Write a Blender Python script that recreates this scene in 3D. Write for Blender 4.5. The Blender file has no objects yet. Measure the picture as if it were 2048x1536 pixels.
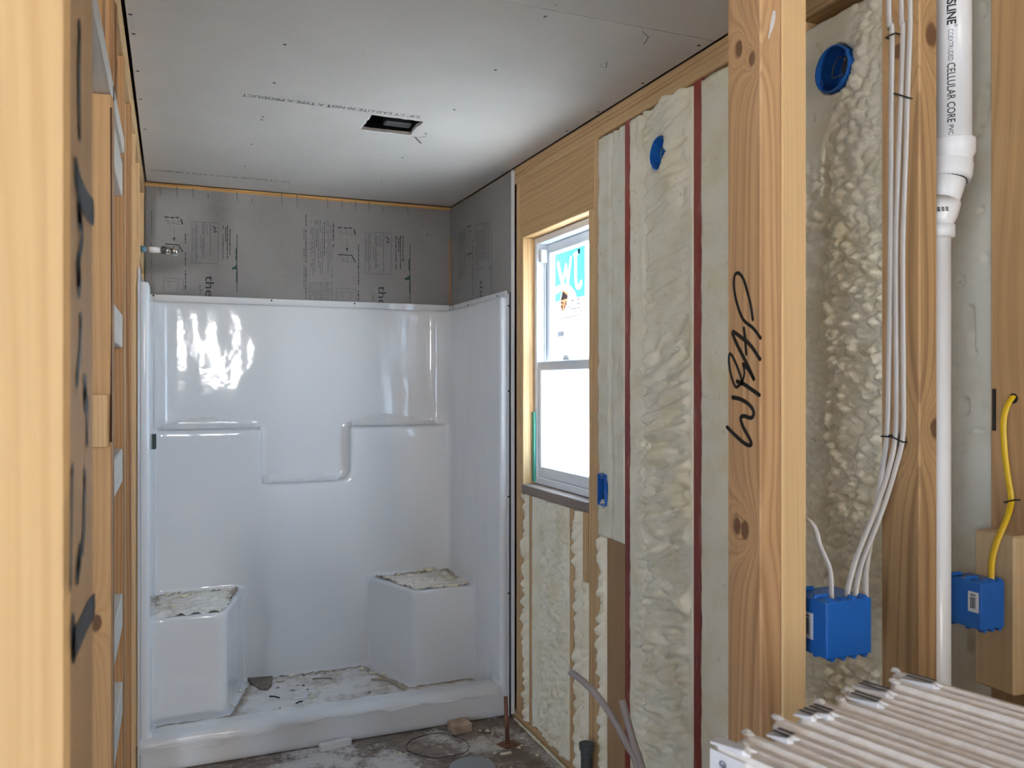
import bpy, bmesh, math, random
from mathutils import Vector, Matrix, noise
random.seed(7)
C = bpy.context.scene.collection
SC = bpy.context.scene

# ------------------------------------------------------------------ camera, world, light
F, CX, CY = 1660.0, 1024.0, 766.5
YAW = math.radians(22.33)
SN, CS = math.sin(YAW), math.cos(YAW)
CAMZ = 1.485
cam_d = bpy.data.cameras.new('camera')
cam = bpy.data.objects.new('camera', cam_d); C.objects.link(cam)
cam.location = (0, 0, CAMZ); cam.rotation_euler = (math.pi/2, 0, -YAW)
cam_d.sensor_width = 36; cam_d.lens = F/2048*36; cam_d.shift_y = -1.5/2048
cam_d.clip_start = 0.05
cam_d.dof.use_dof = True; cam_d.dof.focus_distance = 2.9; cam_d.dof.aperture_fstop = 13
SC.camera = cam
SC.view_settings.view_transform = 'Standard'; SC.view_settings.look = 'None'
SC.view_settings.gamma = 1; SC.view_settings.use_curve_mapping = False
SC.view_settings.exposure = 1.0
SC.cycles.max_bounces = 10; SC.cycles.diffuse_bounces = 6; SC.cycles.transparent_max_bounces = 12
SC.cycles.sample_clamp_indirect = 6

w = bpy.data.worlds.new('sky'); SC.world = w; w.use_nodes = True
bg = w.node_tree.nodes['Background']
bg.inputs[0].default_value = (0.52, 0.71, 1.0, 1); bg.inputs[1].default_value = 7.2

def lamp(name, kind, loc, rot, energy, color, **kw):
    d = bpy.data.lights.new(name, kind); o = bpy.data.objects.new(name, d); C.objects.link(o)
    o.location = loc; o.rotation_euler = rot; d.energy = energy; d.color = color
    for k, v in kw.items(): setattr(d, k, v)
    return o
# sun runs along the outside of the right wall, never straight into a window
lamp('sun', 'SUN', (6, 0, 8), (math.radians(-48), 0, math.radians(3)), 125, (1, 0.96, 0.88), angle=0.009)
# daylight from the rear opening behind the camera; the side lamp is added fill
lamp('rear_daylight', 'AREA', (0.51, -5.12, 1.96), (math.radians(90), 0, 0), 52, (1.0, 0.955, 0.89), shape='RECTANGLE', size=.40, size_y=.74)
lamp('side_fill', 'AREA', (-3.62, -2.6, 1.5), (math.radians(90), 0, math.radians(-90)), 16, (1.0, 0.95, 0.88), shape='RECTANGLE', size=1.9, size_y=1.5)
pl = lamp('window_portal', 'AREA', (1.60, 3.0, 1.585), (math.radians(90), 0, math.radians(90)), 1, (1, 1, 1), shape='RECTANGLE', size=0.64, size_y=1.08)
pl.data.cycles.is_portal = True

# ------------------------------------------------------------------ helpers
def ray(x, y):
    a = (x-CX)/F
    return Vector((SN+a*CS, CS-a*SN, (CY-y)/F))
def P(x, y, X=None, Y=None, Z=None):
    """the point of a wall / floor / ceiling plane seen at a picture position"""
    r = ray(x, y)
    t = X/r.x if X is not None else (Y/r.y if Y is not None else (Z-CAMZ)/r.z)
    return Vector((r.x*t, r.y*t, CAMZ+r.z*t))
def lin(c):
    if isinstance(c, str): c = tuple(int(c[i:i+2], 16) for i in (0, 2, 4))
    return tuple(((v/255)/12.92 if v/255 <= 0.04045 else ((v/255+0.055)/1.055)**2.4) for v in c) + (1,)

def tag(o, label=None, cat=None, group=None, kind=None):
    if label: o['label'] = label
    if cat: o['category'] = cat
    if group: o['group'] = group
    if kind: o['kind'] = kind
    return o
def empty(name, loc, label, cat, group=None):
    o = bpy.data.objects.new(name, None); C.objects.link(o); o.location = loc; o.empty_display_size = .05
    return tag(o, label, cat, group)
def obj(name, bm, mat, parent=None, origin=None, smooth=False, norm=True):
    """link a bmesh (world coordinates) as one mesh object with its origin at `origin`"""
    if norm: bmesh.ops.recalc_face_normals(bm, faces=bm.faces)
    base = Vector(origin) if origin is not None else (Vector(parent.location) if parent else None)
    if base is None:
        xs = [v.co for v in bm.verts]
        base = Vector(((min(c.x for c in xs)+max(c.x for c in xs))/2, (min(c.y for c in xs)+max(c.y for c in xs))/2, min(c.z for c in xs)))
    root = parent
    if parent is not None:
        base = parent_world(parent)
    for v in bm.verts: v.co -= base
    me = bpy.data.meshes.new(name); bm.to_mesh(me); bm.free()
    if smooth:
        for p in me.polygons: p.use_smooth = True
    o = bpy.data.objects.new(name, me); C.objects.link(o)
    if parent is not None: o.parent = parent
    else: o.location = base
    for m in (mat if isinstance(mat, (list, tuple)) else [mat]): me.materials.append(m)
    return o
def parent_world(p):
    v = Vector((0, 0, 0))
    while p is not None:
        v += Vector(p.location); p = p.parent
    return v
def box(bm, x0, x1, y0, y1, z0, z1, bev=0.0, seg=1):
    vs = [bm.verts.new((x, y, z)) for x in (x0, x1) for y in (y0, y1) for z in (z0, z1)]
    fs = [bm.faces.new([vs[i] for i in f]) for f in ((0,1,3,2),(4,6,7,5),(0,4,5,1),(2,3,7,6),(0,2,6,4),(1,5,7,3))]
    if bev:
        es = list({e for f in fs for e in f.edges})
        bmesh.ops.bevel(bm, geom=es, offset=bev, segments=seg, affect='EDGES', profile=.5)
def obox(bm, o, u, v, n, du, dv, dn):
    """box from corner o along three directions"""
    vs = [bm.verts.new(o+u*a+v*b+n*c) for a in (0, du) for b in (0, dv) for c in (0, dn)]
    for f in ((0,1,3,2),(4,6,7,5),(0,4,5,1),(2,3,7,6),(0,2,6,4),(1,5,7,3)): bm.faces.new([vs[i] for i in f])
def catmull(pts, n=8):
    pts = [Vector(p) for p in pts]; out = []
    q = [pts[0]*2-pts[1]] + pts + [pts[-1]*2-pts[-2]]
    for i in range(1, len(q)-2):
        for k in range(n):
            t = k/n; a, b, c, d = q[i-1:i+3]
            out.append(.5*((2*b)+(c-a)*t+(2*a-5*b+4*c-d)*t*t+(3*b-a-3*c+d)*t**3))
    out.append(pts[-1]); return out
def tube(bm, pts, r, seg=10, flat=1.0, side=None, radii=None, caps=True):
    pts = [Vector(p) for p in pts]; rings = []
    ref = Vector(side) if side else None
    for i, p in enumerate(pts):
        t = (pts[min(i+1, len(pts)-1)]-pts[max(i-1, 0)]).normalized()
        s = ref if ref is not None else (Vector((0, 0, 1)) if abs(t.z) < .9 else Vector((1, 0, 0)))
        a = (s-t*s.dot(t)).normalized(); b = t.cross(a)
        if ref is None: ref = a
        else: ref = a if side is None else ref
        rr = radii[i] if radii else r
        rings.append([bm.verts.new(p+a*math.cos(2*math.pi*k/seg)*rr+b*math.sin(2*math.pi*k/seg)*rr*flat) for k in range(seg)])
    for A, B in zip(rings, rings[1:]):
        for k in range(seg): bm.faces.new((A[k], A[(k+1) % seg], B[(k+1) % seg], B[k]))
    if caps:
        bm.faces.new(rings[0][::-1]); bm.faces.new(rings[-1])
def prism(bm, poly, z0, z1):
    a = [bm.verts.new((x, y, z0)) for x, y in poly]; b = [bm.verts.new((x, y, z1)) for x, y in poly]
    n = len(poly)
    for i in range(n): bm.faces.new((a[i], a[(i+1) % n], b[(i+1) % n], b[i]))
    bm.faces.new(a[::-1]); bm.faces.new(b)
def ribbon(bm, pts, wd, n, lift=0.0006, taper=False):
    """flat pen stroke on a surface with normal n"""
    n = Vector(n); pts = [Vector(p)+n*lift for p in pts]; L = []
    for i, p in enumerate(pts):
        t = (pts[min(i+1, len(pts)-1)]-pts[max(i-1, 0)])
        s = n.cross(t).normalized()
        k = wd*.5*((.35+.65*math.sin(math.pi*min(1, .12+i/(len(pts)-1)))) if taper else 1)
        L.append((bm.verts.new(p+s*k), bm.verts.new(p-s*k)))
    for a, b in zip(L, L[1:]): bm.faces.new((a[0], b[0], b[1], a[1]))
    for p in (pts[0], pts[-1]) if not taper else ():
        u = n.orthogonal().normalized(); v = n.cross(u)
        bm.faces.new([bm.verts.new(p+(u*math.cos(k*math.pi/5)+v*math.sin(k*math.pi/5))*wd*.5) for k in range(10)])
def quad(bm, a, b, c, d): bm.faces.new([bm.verts.new(Vector(p)) for p in (a, b, c, d)])
def text_bm(s, r, u, o, height, length=None, lift=0.0006, bold=0.0):
    """flat lettering as mesh: reading direction r, up direction u, starting at o (baseline)"""
    cu = bpy.data.curves.new('lettering', 'FONT'); cu.body = s; cu.size = 1.0; cu.offset = bold; cu.resolution_u = 3
    to = bpy.data.objects.new('lettering', cu); C.objects.link(to)
    dg = bpy.context.evaluated_depsgraph_get(); dg.update()
    me = bpy.data.meshes.new_from_object(to.evaluated_get(dg))
    bpy.data.objects.remove(to); bpy.data.curves.remove(cu)
    bm = bmesh.new(); bm.from_mesh(me); bpy.data.meshes.remove(me)
    xs = [v.co.x for v in bm.verts]; ys = [v.co.y for v in bm.verts]
    sy = height/0.69; sx = (length/(max(xs)-min(xs))) if length else sy
    r = Vector(r); u = Vector(u); n = r.cross(u); x0 = min(xs)
    for v in bm.verts: v.co = Vector(o)+r*(v.co.x-x0)*sx+u*v.co.y*sy+n*lift
    return bm
def merge(bm, other):
    me = bpy.data.meshes.new('tmp'); other.to_mesh(me); other.free(); bm.from_mesh(me); bpy.data.meshes.remove(me)

# ------------------------------------------------------------------ materials
class NT:
    def __init__(s, name):
        s.m = bpy.data.materials.new(name); s.m.use_nodes = True; s.t = s.m.node_tree
        s.t.nodes.clear(); s.out = s.t.nodes.new('ShaderNodeOutputMaterial')
    def n(s, typ, props=None, **ins):
        nd = s.t.nodes.new(typ)
        for k, v in (props or {}).items(): setattr(nd, k, v)
        for k, v in ins.items():
            k = k.replace('_', ' ')
            sock = nd.inputs[int(k[1:])] if k[0] == 'i' and k[1:].isdigit() else nd.inputs[k]
            if hasattr(v, 'is_output') or isinstance(v, bpy.types.NodeSocket): s.t.links.new(v, sock)
            else: sock.default_value = v
        return nd.outputs
    def math(s, op, a, b=0.0, c=None):
        kw = {'i0': a, 'i1': b}
        if c is not None: kw['i2'] = c
        return s.n('ShaderNodeMath', {'operation': op}, **kw)[0]
    def vmath(s, op, a, b=(0, 0, 0)):
        o = s.n('ShaderNodeVectorMath', {'operation': op}, i0=a, i1=b)
        return o['Value'] if op in ('LENGTH', 'DOT_PRODUCT') else o[0]
    def mix(s, f, a, b, blend='MIX'):
        nd = s.t.nodes.new('ShaderNodeMix'); nd.data_type = 'RGBA'; nd.blend_type = blend
        for sock, v in ((nd.inputs[0], f), (nd.inputs[6], a), (nd.inputs[7], b)):
            if isinstance(v, bpy.types.NodeSocket): s.t.links.new(v, sock)
            else: sock.default_value = v
        return nd.outputs[2]
    def ramp(s, f, stops):
        nd = s.t.nodes.new('ShaderNodeValToRGB'); s.t.links.new(f, nd.inputs[0]); cr = nd.color_ramp
        while len(cr.elements) < len(stops): cr.elements.new(.5)
        for e, (p, c) in zip(cr.elements, stops): e.position = p; e.color = c if len(c) == 4 else (*c, 1)
        return nd.outputs[0]
    def step(s, v, a, b):
        return s.n('ShaderNodeMapRange', {'interpolation_type': 'SMOOTHSTEP'}, Value=v, From_Min=a, From_Max=b)[0]
    def noise(s, vec, scale, detail=3, rough=.55, dim='3D', w=None):
        kw = {'Scale': scale, 'Detail': detail, 'Roughness': rough}
        if dim != '1D': kw['Vector'] = vec
        if w is not None: kw['W'] = w
        return s.n('ShaderNodeTexNoise', {'noise_dimensions': dim}, **kw)[0]
    def finish(s, color, rough=.6, bump=None, bstr=.3, bdist=.002, **extra):
        nrm = {}
        if bump is not None: nrm['Normal'] = s.n('ShaderNodeBump', Height=bump, Strength=bstr, Distance=bdist)[0]
        b = s.n('ShaderNodeBsdfPrincipled', Base_Color=color, Roughness=rough, **nrm, **extra)
        s.t.links.new(b[0], s.out.inputs[0]); return s.m
    def coord(s, rnd=True):
        c = s.n('ShaderNodeTexCoord')['Object']
        if not rnd: return c
        r = s.n('ShaderNodeObjectInfo')['Random']
        return s.vmath('ADD', c, s.n('ShaderNodeCombineXYZ', X=s.math('MULTIPLY', r, 17.3), Y=s.math('MULTIPLY', r, 31.7), Z=s.math('MULTIPLY', r, 53.1))[0])

def plain(name, col, rough=.5, **extra):
    s = NT(name); return s.finish(lin(col), rough, **extra)
def mottled(name, a, b, scale=12, rough=.6, bumps=.15, bscale=90, bdist=.001, **extra):
    s = NT(name); c = s.coord()
    f = s.step(s.noise(c, scale, 4), .35, .65)
    return s.finish(s.mix(f, lin(a), lin(b)), rough, s.noise(c, bscale, 3), bumps, bdist, **extra)
def wood(name, light, dark, axis='Z', knots=(), freq=120, amp=5.0, rough=.62, stain=None, contrast=1.0):
    """sawn lumber: rings running along the axis; knots = (x, y, z, radius) in the board's own coordinates"""
    s = NT(name); c0 = s.n('ShaderNodeTexCoord')['Object']; c = s.coord()
    wgt = {'Z': (1, .83, 0.012), 'Y': (.55, .012, 1), 'X': (.012, .8, 1)}[axis]
    lon = {'Z': (5, 5, .8), 'Y': (5, .8, 5), 'X': (.8, 5, 5)}[axis]
    fib = {'Z': (260, 260, 5), 'Y': (260, 5, 260), 'X': (5, 260, 260)}[axis]
    lat = s.vmath('DOT_PRODUCT', c, wgt)
    t = s.math('ADD', s.math('MULTIPLY', lat, freq), s.math('MULTIPLY', s.noise(s.vmath('MULTIPLY', c, lon), 1.0, 2), amp))
    kd = None
    for (kx, ky, kz, kr) in knots:
        st = {'Z': (1/kr, 1/kr, .62/kr), 'Y': (1/kr, .62/kr, 1/kr), 'X': (.62/kr, 1/kr, 1/kr)}[axis]
        d = s.vmath('LENGTH', s.vmath('MULTIPLY', s.vmath('SUBTRACT', c0, (kx, ky, kz)), st))
        d = s.math('ADD', d, s.math('MULTIPLY', s.math('SUBTRACT', s.noise(c, 60, 2), .5), .5))
        k = s.math('DIVIDE', 1.0, s.math('ADD', 1.0, s.math('MULTIPLY', s.math('MULTIPLY', d, d), .35)))
        t = s.math('ADD', t, s.math('MULTIPLY', k, 6.5))
        kk = s.math('SUBTRACT', 1.0, s.step(d, .75, 1.25)); kd = kk if kd is None else s.math('MAXIMUM', kd, kk)
    g = s.noise(None, 1.0, 2, .5, '1D', t)
    g = s.step(g, .38, .72)
    f = s.noise(s.vmath('MULTIPLY', c, fib), 1.0, 3)
    g2 = s.math('ADD', s.math('MULTIPLY', g, .75*contrast), s.math('MULTIPLY', s.math('SUBTRACT', f, .5), .7))
    col = s.mix(s.n('ShaderNodeClamp', Value=g2)[0], lin(light), lin(dark))
    bl = s.noise(s.vmath('MULTIPLY', c, lon), .9, 3)
    col = s.mix(s.math('MULTIPLY', s.step(bl, .5, .75), .45), col, lin(stain or dark))
    if kd is not None: col = s.mix(s.math('MULTIPLY', kd, .85), col, lin('4a2e1c'))
    return s.finish(col, rough, s.math('ADD', f, g), .25, .0008, Specular_IOR_Level=.3)

M = {}
M['pine'] = wood('pine lumber', 'cfae80', 'ac855c')
M['pine_y'] = wood('pine lumber lengthwise', 'c6a67a', 'a07c54', 'Y')
M['pine_x'] = wood('pine lumber crosswise', 'd0a56c', 'a8763f', 'X')
M['pine_grey'] = wood('weathered pine', 'c9ab82', 'a58461', stain='8d7458')
M['header'] = wood('header lumber', 'b8976c', '9b7a52', 'Y', freq=60, amp=9, contrast=.7)
M['pine_shaded'] = wood('pine darkened for shade', 'a47d55', '7f5b39')  # darker pine copy: shade of the recessed left studs put into the colour
M['warm'] = wood('bright spruce', 'd9b684', 'bf9766', contrast=.6, freq=90)
M['sill'] = wood('weathered grey sill', '8f8277', '6d6058', 'Y')
M['brown_board'] = wood('smooth brown board', 'a5845f', '8a6a49', contrast=.6)
M['pale'] = wood('whitened blocking lumber', 'd5d0c8', 'b9b0a4', 'Y', contrast=.5)
s = NT('red primer on lumber'); c = s.coord()
col = s.mix(s.math('MULTIPLY', s.step(s.noise(s.vmath('MULTIPLY', c, (40, 40, 9)), 1, 4), .54, .72), .55), lin('7e3026'), lin('a8776e'))
M['red'] = s.finish(col, .5, s.noise(s.vmath('MULTIPLY', c, (200, 200, 8)), 1, 3), .2)
s = NT('spray foam'); c = s.coord()
col = s.mix(s.step(s.noise(c, 9, 4), .4, .72), lin('f4ecd6'), lin('eadfc0'))
col = s.mix(s.math('MULTIPLY', s.step(s.noise(c, 45, 2), .66, .74), .35), col, lin('b8a873'))
M['foam'] = s.finish(col, .6, s.math('ADD', s.noise(c, 70, 4), s.math('MULTIPLY', s.noise(c, 230, 2), .4)), .5, .0035, Specular_IOR_Level=.35)
s = NT('trimmed foam'); c = s.coord()
col = s.mix(s.step(s.noise(c, 12, 4), .4, .7), lin('e2dcca'), lin('d6cdb5'))
col = s.mix(s.math('MULTIPLY', s.step(s.noise(c, 30, 3), .68, .75), .5), col, lin('9d8f66'))
M['foam_cut'] = s.finish(col, .75, s.noise(c, 90, 4), .35, .002)
s = NT('gypsum ceiling paper'); c = s.coord(False)
col = s.mix(s.step(s.noise(c, 2.2, 3), .3, .7), lin('c8c2bb'), lin('d1cbc4'))
col = s.mix(.25, col, s.ramp(s.noise(s.vmath('MULTIPLY', c, (300, 60, 60)), 1, 3), [(.3, lin('bbb5ae')), (.7, lin('d9d3cc'))]))
M['gyp'] = s.finish(col, .85, s.noise(c, 160, 3), .12, .001)
s = NT('grey backer board'); c = s.coord(False)
col = s.mix(s.step(s.noise(c, 3, 4), .35, .7), lin('7d7977'), lin('868280'))
col = s.mix(.2, col, s.ramp(s.noise(s.vmath('MULTIPLY', c, (60, 60, 240)), 1, 3), [(.3, lin('706c6a')), (.7, lin('908c89'))]))
M['backer'] = s.finish(col, .8)
M['ink'] = plain('printing ink', '2a2a2c', .8)
M['ink_soft'] = plain('faint printing ink', '5a595c', .8)
M['ink_green'] = plain('green black ink', '27433a', .8)
M['marker'] = plain('black marker', '17140f', .55)
M['dark'] = plain('dark cavity metal', '23262a', .5, Metallic=.3)
M['torn'] = plain('torn gypsum edge', 'd9d6d0', .9)
s = NT('gelcoat under film'); c = s.coord(False)
bmp = s.math('ADD', s.noise(s.vmath('MULTIPLY', c, (1, 1, .45)), 3.2, 2), s.math('MULTIPLY', s.noise(c, 14, 2), .06))
M['gel'] = s.finish(lin('e2e2e3'), .07, bmp, .34, .03, IOR=1.42)
s = NT('wrinkled protective film'); c = s.coord()
bmp = s.noise(s.vmath('MULTIPLY', c, (9, 30, 30)), 2, 4)
pr = s.n('ShaderNodeBsdfPrincipled', Base_Color=lin('f0efee'), Roughness=.25, Normal=s.n('ShaderNodeBump', Height=bmp, Strength=.6, Distance=.006)[0])
tr = s.n('ShaderNodeBsdfTransparent')
mx = s.n('ShaderNodeMixShader', Fac=.38); s.t.links.new(pr[0], mx[0].node.inputs[1]); s.t.links.new(tr[0], mx[0].node.inputs[2])
s.t.links.new(mx[0], s.out.inputs[0]); M['film'] = s.m
def dirt(name, film, mud, lo, hi):
    s = NT(name); c = s.coord(False)
    g = s.math('ADD', s.math('MULTIPLY', s.noise(c, 5.5, 5, .65), .7), s.math('MULTIPLY', s.noise(c, 40, 4, .7), .3))
    col = s.mix(s.step(g, lo, hi), lin(film), lin(mud))
    col = s.mix(s.math('MULTIPLY', s.step(s.noise(c, 110, 2), .66, .72), .45), col, lin('5d5040'))
    at_ = s.n('ShaderNodeAttribute', {'attribute_name': 'dust'})['Fac']
    col = s.mix(s.math('MULTIPLY', s.step(s.math('ADD', at_, s.math('SUBTRACT', s.noise(c, 30, 4), .5)), .35, .95), .8), col, lin('8a7558'))
    return s.finish(col, .6, s.noise(s.vmath('MULTIPLY', c, (14, 34, 30)), 1.5, 5), .5, .006)
M['dirt'] = dirt('dirty film on the pan', 'e6e2df', 'a29381', .46, .72)
M['dirt_seat'] = dirt('dusty film on the seat', 'f0eae0', 'c2b29a', .46, .76)
s = NT('dusty subfloor'); c = s.coord(False)
base = s.mix(s.step(s.noise(s.vmath('MULTIPLY', c, (5, 14, 5)), 1.5, 6, .7), .35, .65), lin('5b4e44'), lin('83756a'))
d1 = s.step(s.math('ADD', s.noise(c, 2.2, 6, .65), s.math('MULTIPLY', s.noise(c, 60, 4, .7), .25)), .60, .72)
col = s.mix(s.math('MULTIPLY', d1, .8), base, lin('cfcac6'))
M['floor'] = s.finish(col, .8, s.noise(c, 60, 5), .4, .003)
M['vinyl'] = plain('white vinyl', 'e9ebee', .35)
M['blue'] = plain('blue plastic', '1f5fae', .35)
M['blue_dark'] = plain('dark blue plastic', '1c4f93', .4)
M['pvc'] = plain('white pvc', 'efeeec', .3)
M['wire_white'] = plain('white cable sheath', 'cfc8c0', .45)
M['wire_yellow'] = plain('yellow cable sheath', 'd8b01e', .4)
M['pex'] = plain('grey plastic tubing', 'a89e99', .45)
M['rust'] = mottled('rusty steel', '6d4a3c', '8a5f4a', 40, .6, Metallic=.5)
M['steel'] = plain('dull steel', 'b4b1ab', .3, Metallic=.9)
M['abs'] = plain('charcoal plastic', '35383a', .5)
M['staple'] = plain('black staple', '1d1a18', .5)
M['copper'] = plain('bare wires', '9a8f7c', .4, Metallic=.6)
M['label'] = plain('white sticker paper', 'e6e6e6', .5)
s = NT('drywall sheet edge paper'); c = s.coord()
col = s.mix(s.step(s.noise(s.vmath('MULTIPLY', c, (6, 90, 90)), 1, 4), .35, .7), lin('f7f1ea'), lin('ebe3da'))
M['edge'] = s.finish(col, .85, s.noise(c, 120, 3), .25, .0015)
M['kraft'] = mottled('brown drywall face paper', '9a8676', 'a5917f', 30, .9)
M['tape'] = plain('white end tape', 'e4e4e6', .45)
M['navy'] = plain('dark navy tape print', '2a3042', .5)
M['chip_wood'] = mottled('cut wood', 'b59f8c', 'a08873', 30, .8)
M['card'] = mottled('brown cardboard', '73665b', '7f7267', 30, .85)
M['crumb'] = mottled('foam crumb', 'e6dfc8', 'd8cfb2', 60, .7)
M['gypsum'] = plain('gypsum core', 'd8d4cf', .9)
M['tan'] = mottled('bare wall boards', '8d8172', '7d7060', 4, .8)
M['snow'] = mottled('sunlit snow', 'f2f2f2', 'e6e8ec', 1, .9)
M['teal_tape'] = plain('teal flashing tape', '3f9a86', .4)
s = NT('thin glass')
gl = s.n('ShaderNodeBsdfGlossy', Roughness=.02); tr = s.n('ShaderNodeBsdfTransparent', Color=(.96, .98, .97, 1))
mx = s.n('ShaderNodeMixShader', Fac=.06); nd = mx[0].node
s.t.links.new(tr[0], nd.inputs[1]); s.t.links.new(gl[0], nd.inputs[2]); s.t.links.new(mx[0], s.out.inputs[0]); M['glass'] = s.m
def translucent(name, col, thru):
    s = NT(name)
    tl = s.n('ShaderNodeBsdfTranslucent', Color=thru); df = s.n('ShaderNodeBsdfDiffuse', Color=lin(col))
    mx = s.n('ShaderNodeMixShader', Fac=.5); nd = mx[0].node
    s.t.links.new(tl[0], nd.inputs[1]); s.t.links.new(df[0], nd.inputs[2]); s.t.links.new(mx[0], s.out.inputs[0]); return s.m
M['st_teal'] = translucent('teal sticker film', '45c9c0', (.028, .135, .115, 1))
M['st_white'] = translucent('white sticker film', 'f4f4f4', (.9, .9, .9, 1))
M['st_orange'] = translucent('orange sticker print', 'e8835a', (.22, .075, .04, 1))
M['st_dark'] = translucent('grey sticker print', '565b78', (.022, .026, .05, 1))
M['st_grey'] = translucent('pale grey sticker print', '9a9aa2', (.03, .03, .036, 1))

def board(name, label, cat, x0, x1, y0, y1, z0, z1, mat, group=None, bev=.0025):
    bm = bmesh.new(); box(bm, x0, x1, y0, y1, z0, z1, bev)
    return tag(obj(name, bm, mat), label, cat, group)
def struct(name, bm, mat, **kw):
    o = obj(name, bm, mat, **kw); o['kind'] = 'structure'; return o

XW, XL, YB, ZC = 1.41, -0.116, 4.289, 2.44      # right studs, left studs, back studs, ceiling
# ------------------------------------------------------------------ the shell
bm = bmesh.new(); box(bm, -3.6, 1.512, -5.0, 4.40, -.05, 0); struct('floor', bm, M['floor'])
bm = bmesh.new(); box(bm, -40, 40, -40, 40, -.75, -.65); struct('ground', bm, M['snow'])
# ceiling boards, the first with the square cut-out for the fan
HX0, HX1, HY0, HY1 = .657, .850, 2.925, 3.108
def ceiling_board(name, x0, x1, y0, y1, hole=None):
    bm = bmesh.new(); z0, z1 = ZC, ZC+.0127
    if hole:
        hx0, hx1, hy0, hy1 = hole
        def rag(n, a, b):
            pts = []
            for i in range(n):
                t = i/n; p = Vector(a).lerp(Vector(b), t)
                pts.append((p.x+random.uniform(-.004, .004), p.y+random.uniform(-.004, .004)))
            return pts
        inner = rag(9, (hx0, hy0), (hx1, hy0))+rag(7, (hx1, hy0), (hx1, hy1))+rag(9, (hx1, hy1), (hx0, hy1))+rag(7, (hx0, hy1), (hx0, hy0))
        outer = [(x0, y0), (x1, y0), (x1, y1), (x0, y1)]
        idx = [0, 9, 16, 25, 32]
        lay = []
        for z in (z0, z1):
            iv = [bm.verts.new((x, y, z)) for x, y in inner]; ov = [bm.verts.new((x, y, z)) for x, y in outer]
            for k in range(4):
                seg = [iv[j % 32] for j in range(idx[k], idx[k+1]+1)]
                bm.faces.new([ov[k], ov[(k+1) % 4]] + seg[::-1])
            lay.append((iv, ov))
        for k in range(32): bm.faces.new((lay[0][0][k], lay[0][0][(k+1) % 32], lay[1][0][(k+1) % 32], lay[1][0][k]))
        for k in range(4): bm.faces.new((lay[0][1][k], lay[0][1][(k+1) % 4], lay[1][1][(k+1) % 4], lay[1][1][k]))
    else: box(bm, x0, x1, y0, y1, z0, z1)
    return struct(name, bm, M['gyp'])
ceil = ceiling_board('ceiling', -.107, 1.404, 1.9285, 4.283, (HX0, HX1, HY0, HY1))
ceil2 = ceiling_board('ceiling', -.107, 1.404, -.8, 1.9265)
bm = bmesh.new(); box(bm, -3.6, 1.512, -5.0, 4.40, 2.70, 2.78); struct('ceiling', bm, M['tan'])
bm = bmesh.new(); box(bm, -3.6, 1.404, -5.0, -.81, 2.44, 2.46); struct('ceiling', bm, M['gyp'])
bm = bmesh.new(); box(bm, -3.6, -.23, -.8, 4.28, 2.44, 2.46); struct('ceiling', bm, M['gyp'])
def pane_wall(name, axis, at, th, a0, a1, z0, z1, holes, mat):
    """wall slab with rectangular openings"""
    bm = bmesh.new(); cuts = sorted({a0, a1, *[h[0] for h in holes], *[h[1] for h in holes]})
    for p, q in zip(cuts, cuts[1:]):
        zs = [(z0, z1)]
        for h in holes:
            if h[0] <= p and q <= h[1]: zs = [(z0, h[2]), (h[3], z1)]
        for u, v in zs:
            if axis == 'X': box(bm, at, at+th, p, q, u, v)
            else: box(bm, p, q, at, at+th, u, v)
    return struct(name, bm, mat)
pane_wall('wall_right', 'X', 1.499, .013, -5.0, 4.40, -.05, 2.70, [(2.697, 3.306, 1.05, 2.115)], M['tan'])
pane_wall('wall_rear', 'Y', -5.1, .1, -3.6, 1.512, 0, 2.70, [(.3, .72, 1.56, 2.36)], M['tan'])
pane_wall('wall_left', 'X', -3.7, .1, -5.0, 4.40, 0, 2.70, [(-3.6, -1.6, .7, 2.3)], M['tan'])
bm = bmesh.new(); box(bm, -3.6, 1.499, 4.38, 4.40, 0, 2.70); struct('wall_far', bm, M['tan'])
# grey backer boards round the shower
bm = bmesh.new(); box(bm, -.112, 1.3945, 4.2755, 4.2885, .02, 2.417); wb = struct('wall_back', bm, M['backer'])
bm = bmesh.new(); box(bm, 1.3955, 1.4085, 3.403, 4.2885, .02, 2.425); wr = struct('wall_right', bm, M['backer'])
bm = bmesh.new(); box(bm, 1.3935, 1.4093, 3.4, 3.4028, .02, 2.43); obj('edge_bead', bm, M['vinyl'], wr)
# orange sealant line in the corner
bm = bmesh.new(); tube(bm, [(1.3935, 4.2735, z) for z in (1.9, 2.05, 2.2, 2.27)], .004, 6); obj('sealant_bead', bm, plain('orange sealant', 'a9713a', .6), wb)

# ------------------------------------------------------------------ right wall framing
G_ST = None
X0, X1 = XW, XW+.0885
def rstud(label, y0, y1, z0=.0385, z1=2.3635, mat='pine', name='wall_stud', x0=X0, x1=X1):
    return board(name, label, 'stud', x0, x1, y0, y1, z0, z1, M[mat] if isinstance(mat, str) else mat)
board('sole_plate', 'pine bottom plate lying on the floor under the foam filled right wall', 'plate', X0, X1, 1.06, 4.26, 0, .038, M['pine_y'])
board('top_plate', 'upper pine plate along the top of the right wall, against the ceiling', 'plate', X0, X1, -.5, 4.36, 2.4025, 2.4395, M['pine_y'])
board('top_plate', 'lower pine plate along the top of the right wall, just above the foam', 'plate', X0, X1, -.5, 4.36, 2.364, 2.402, M['pine_y'])
rstud('stud painted dark red, left of the round blue box in the foam', 2.3985, 2.4365, mat='red')
rstud('stud painted dark red, right of the round blue box in the foam', 1.9985, 2.0395, mat='red')
rstud('pine stud hidden in the foam behind the double post', 1.592, 1.63)
rstud('pine stud behind the white drain pipe at the partition', 1.19, 1.228)
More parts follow.
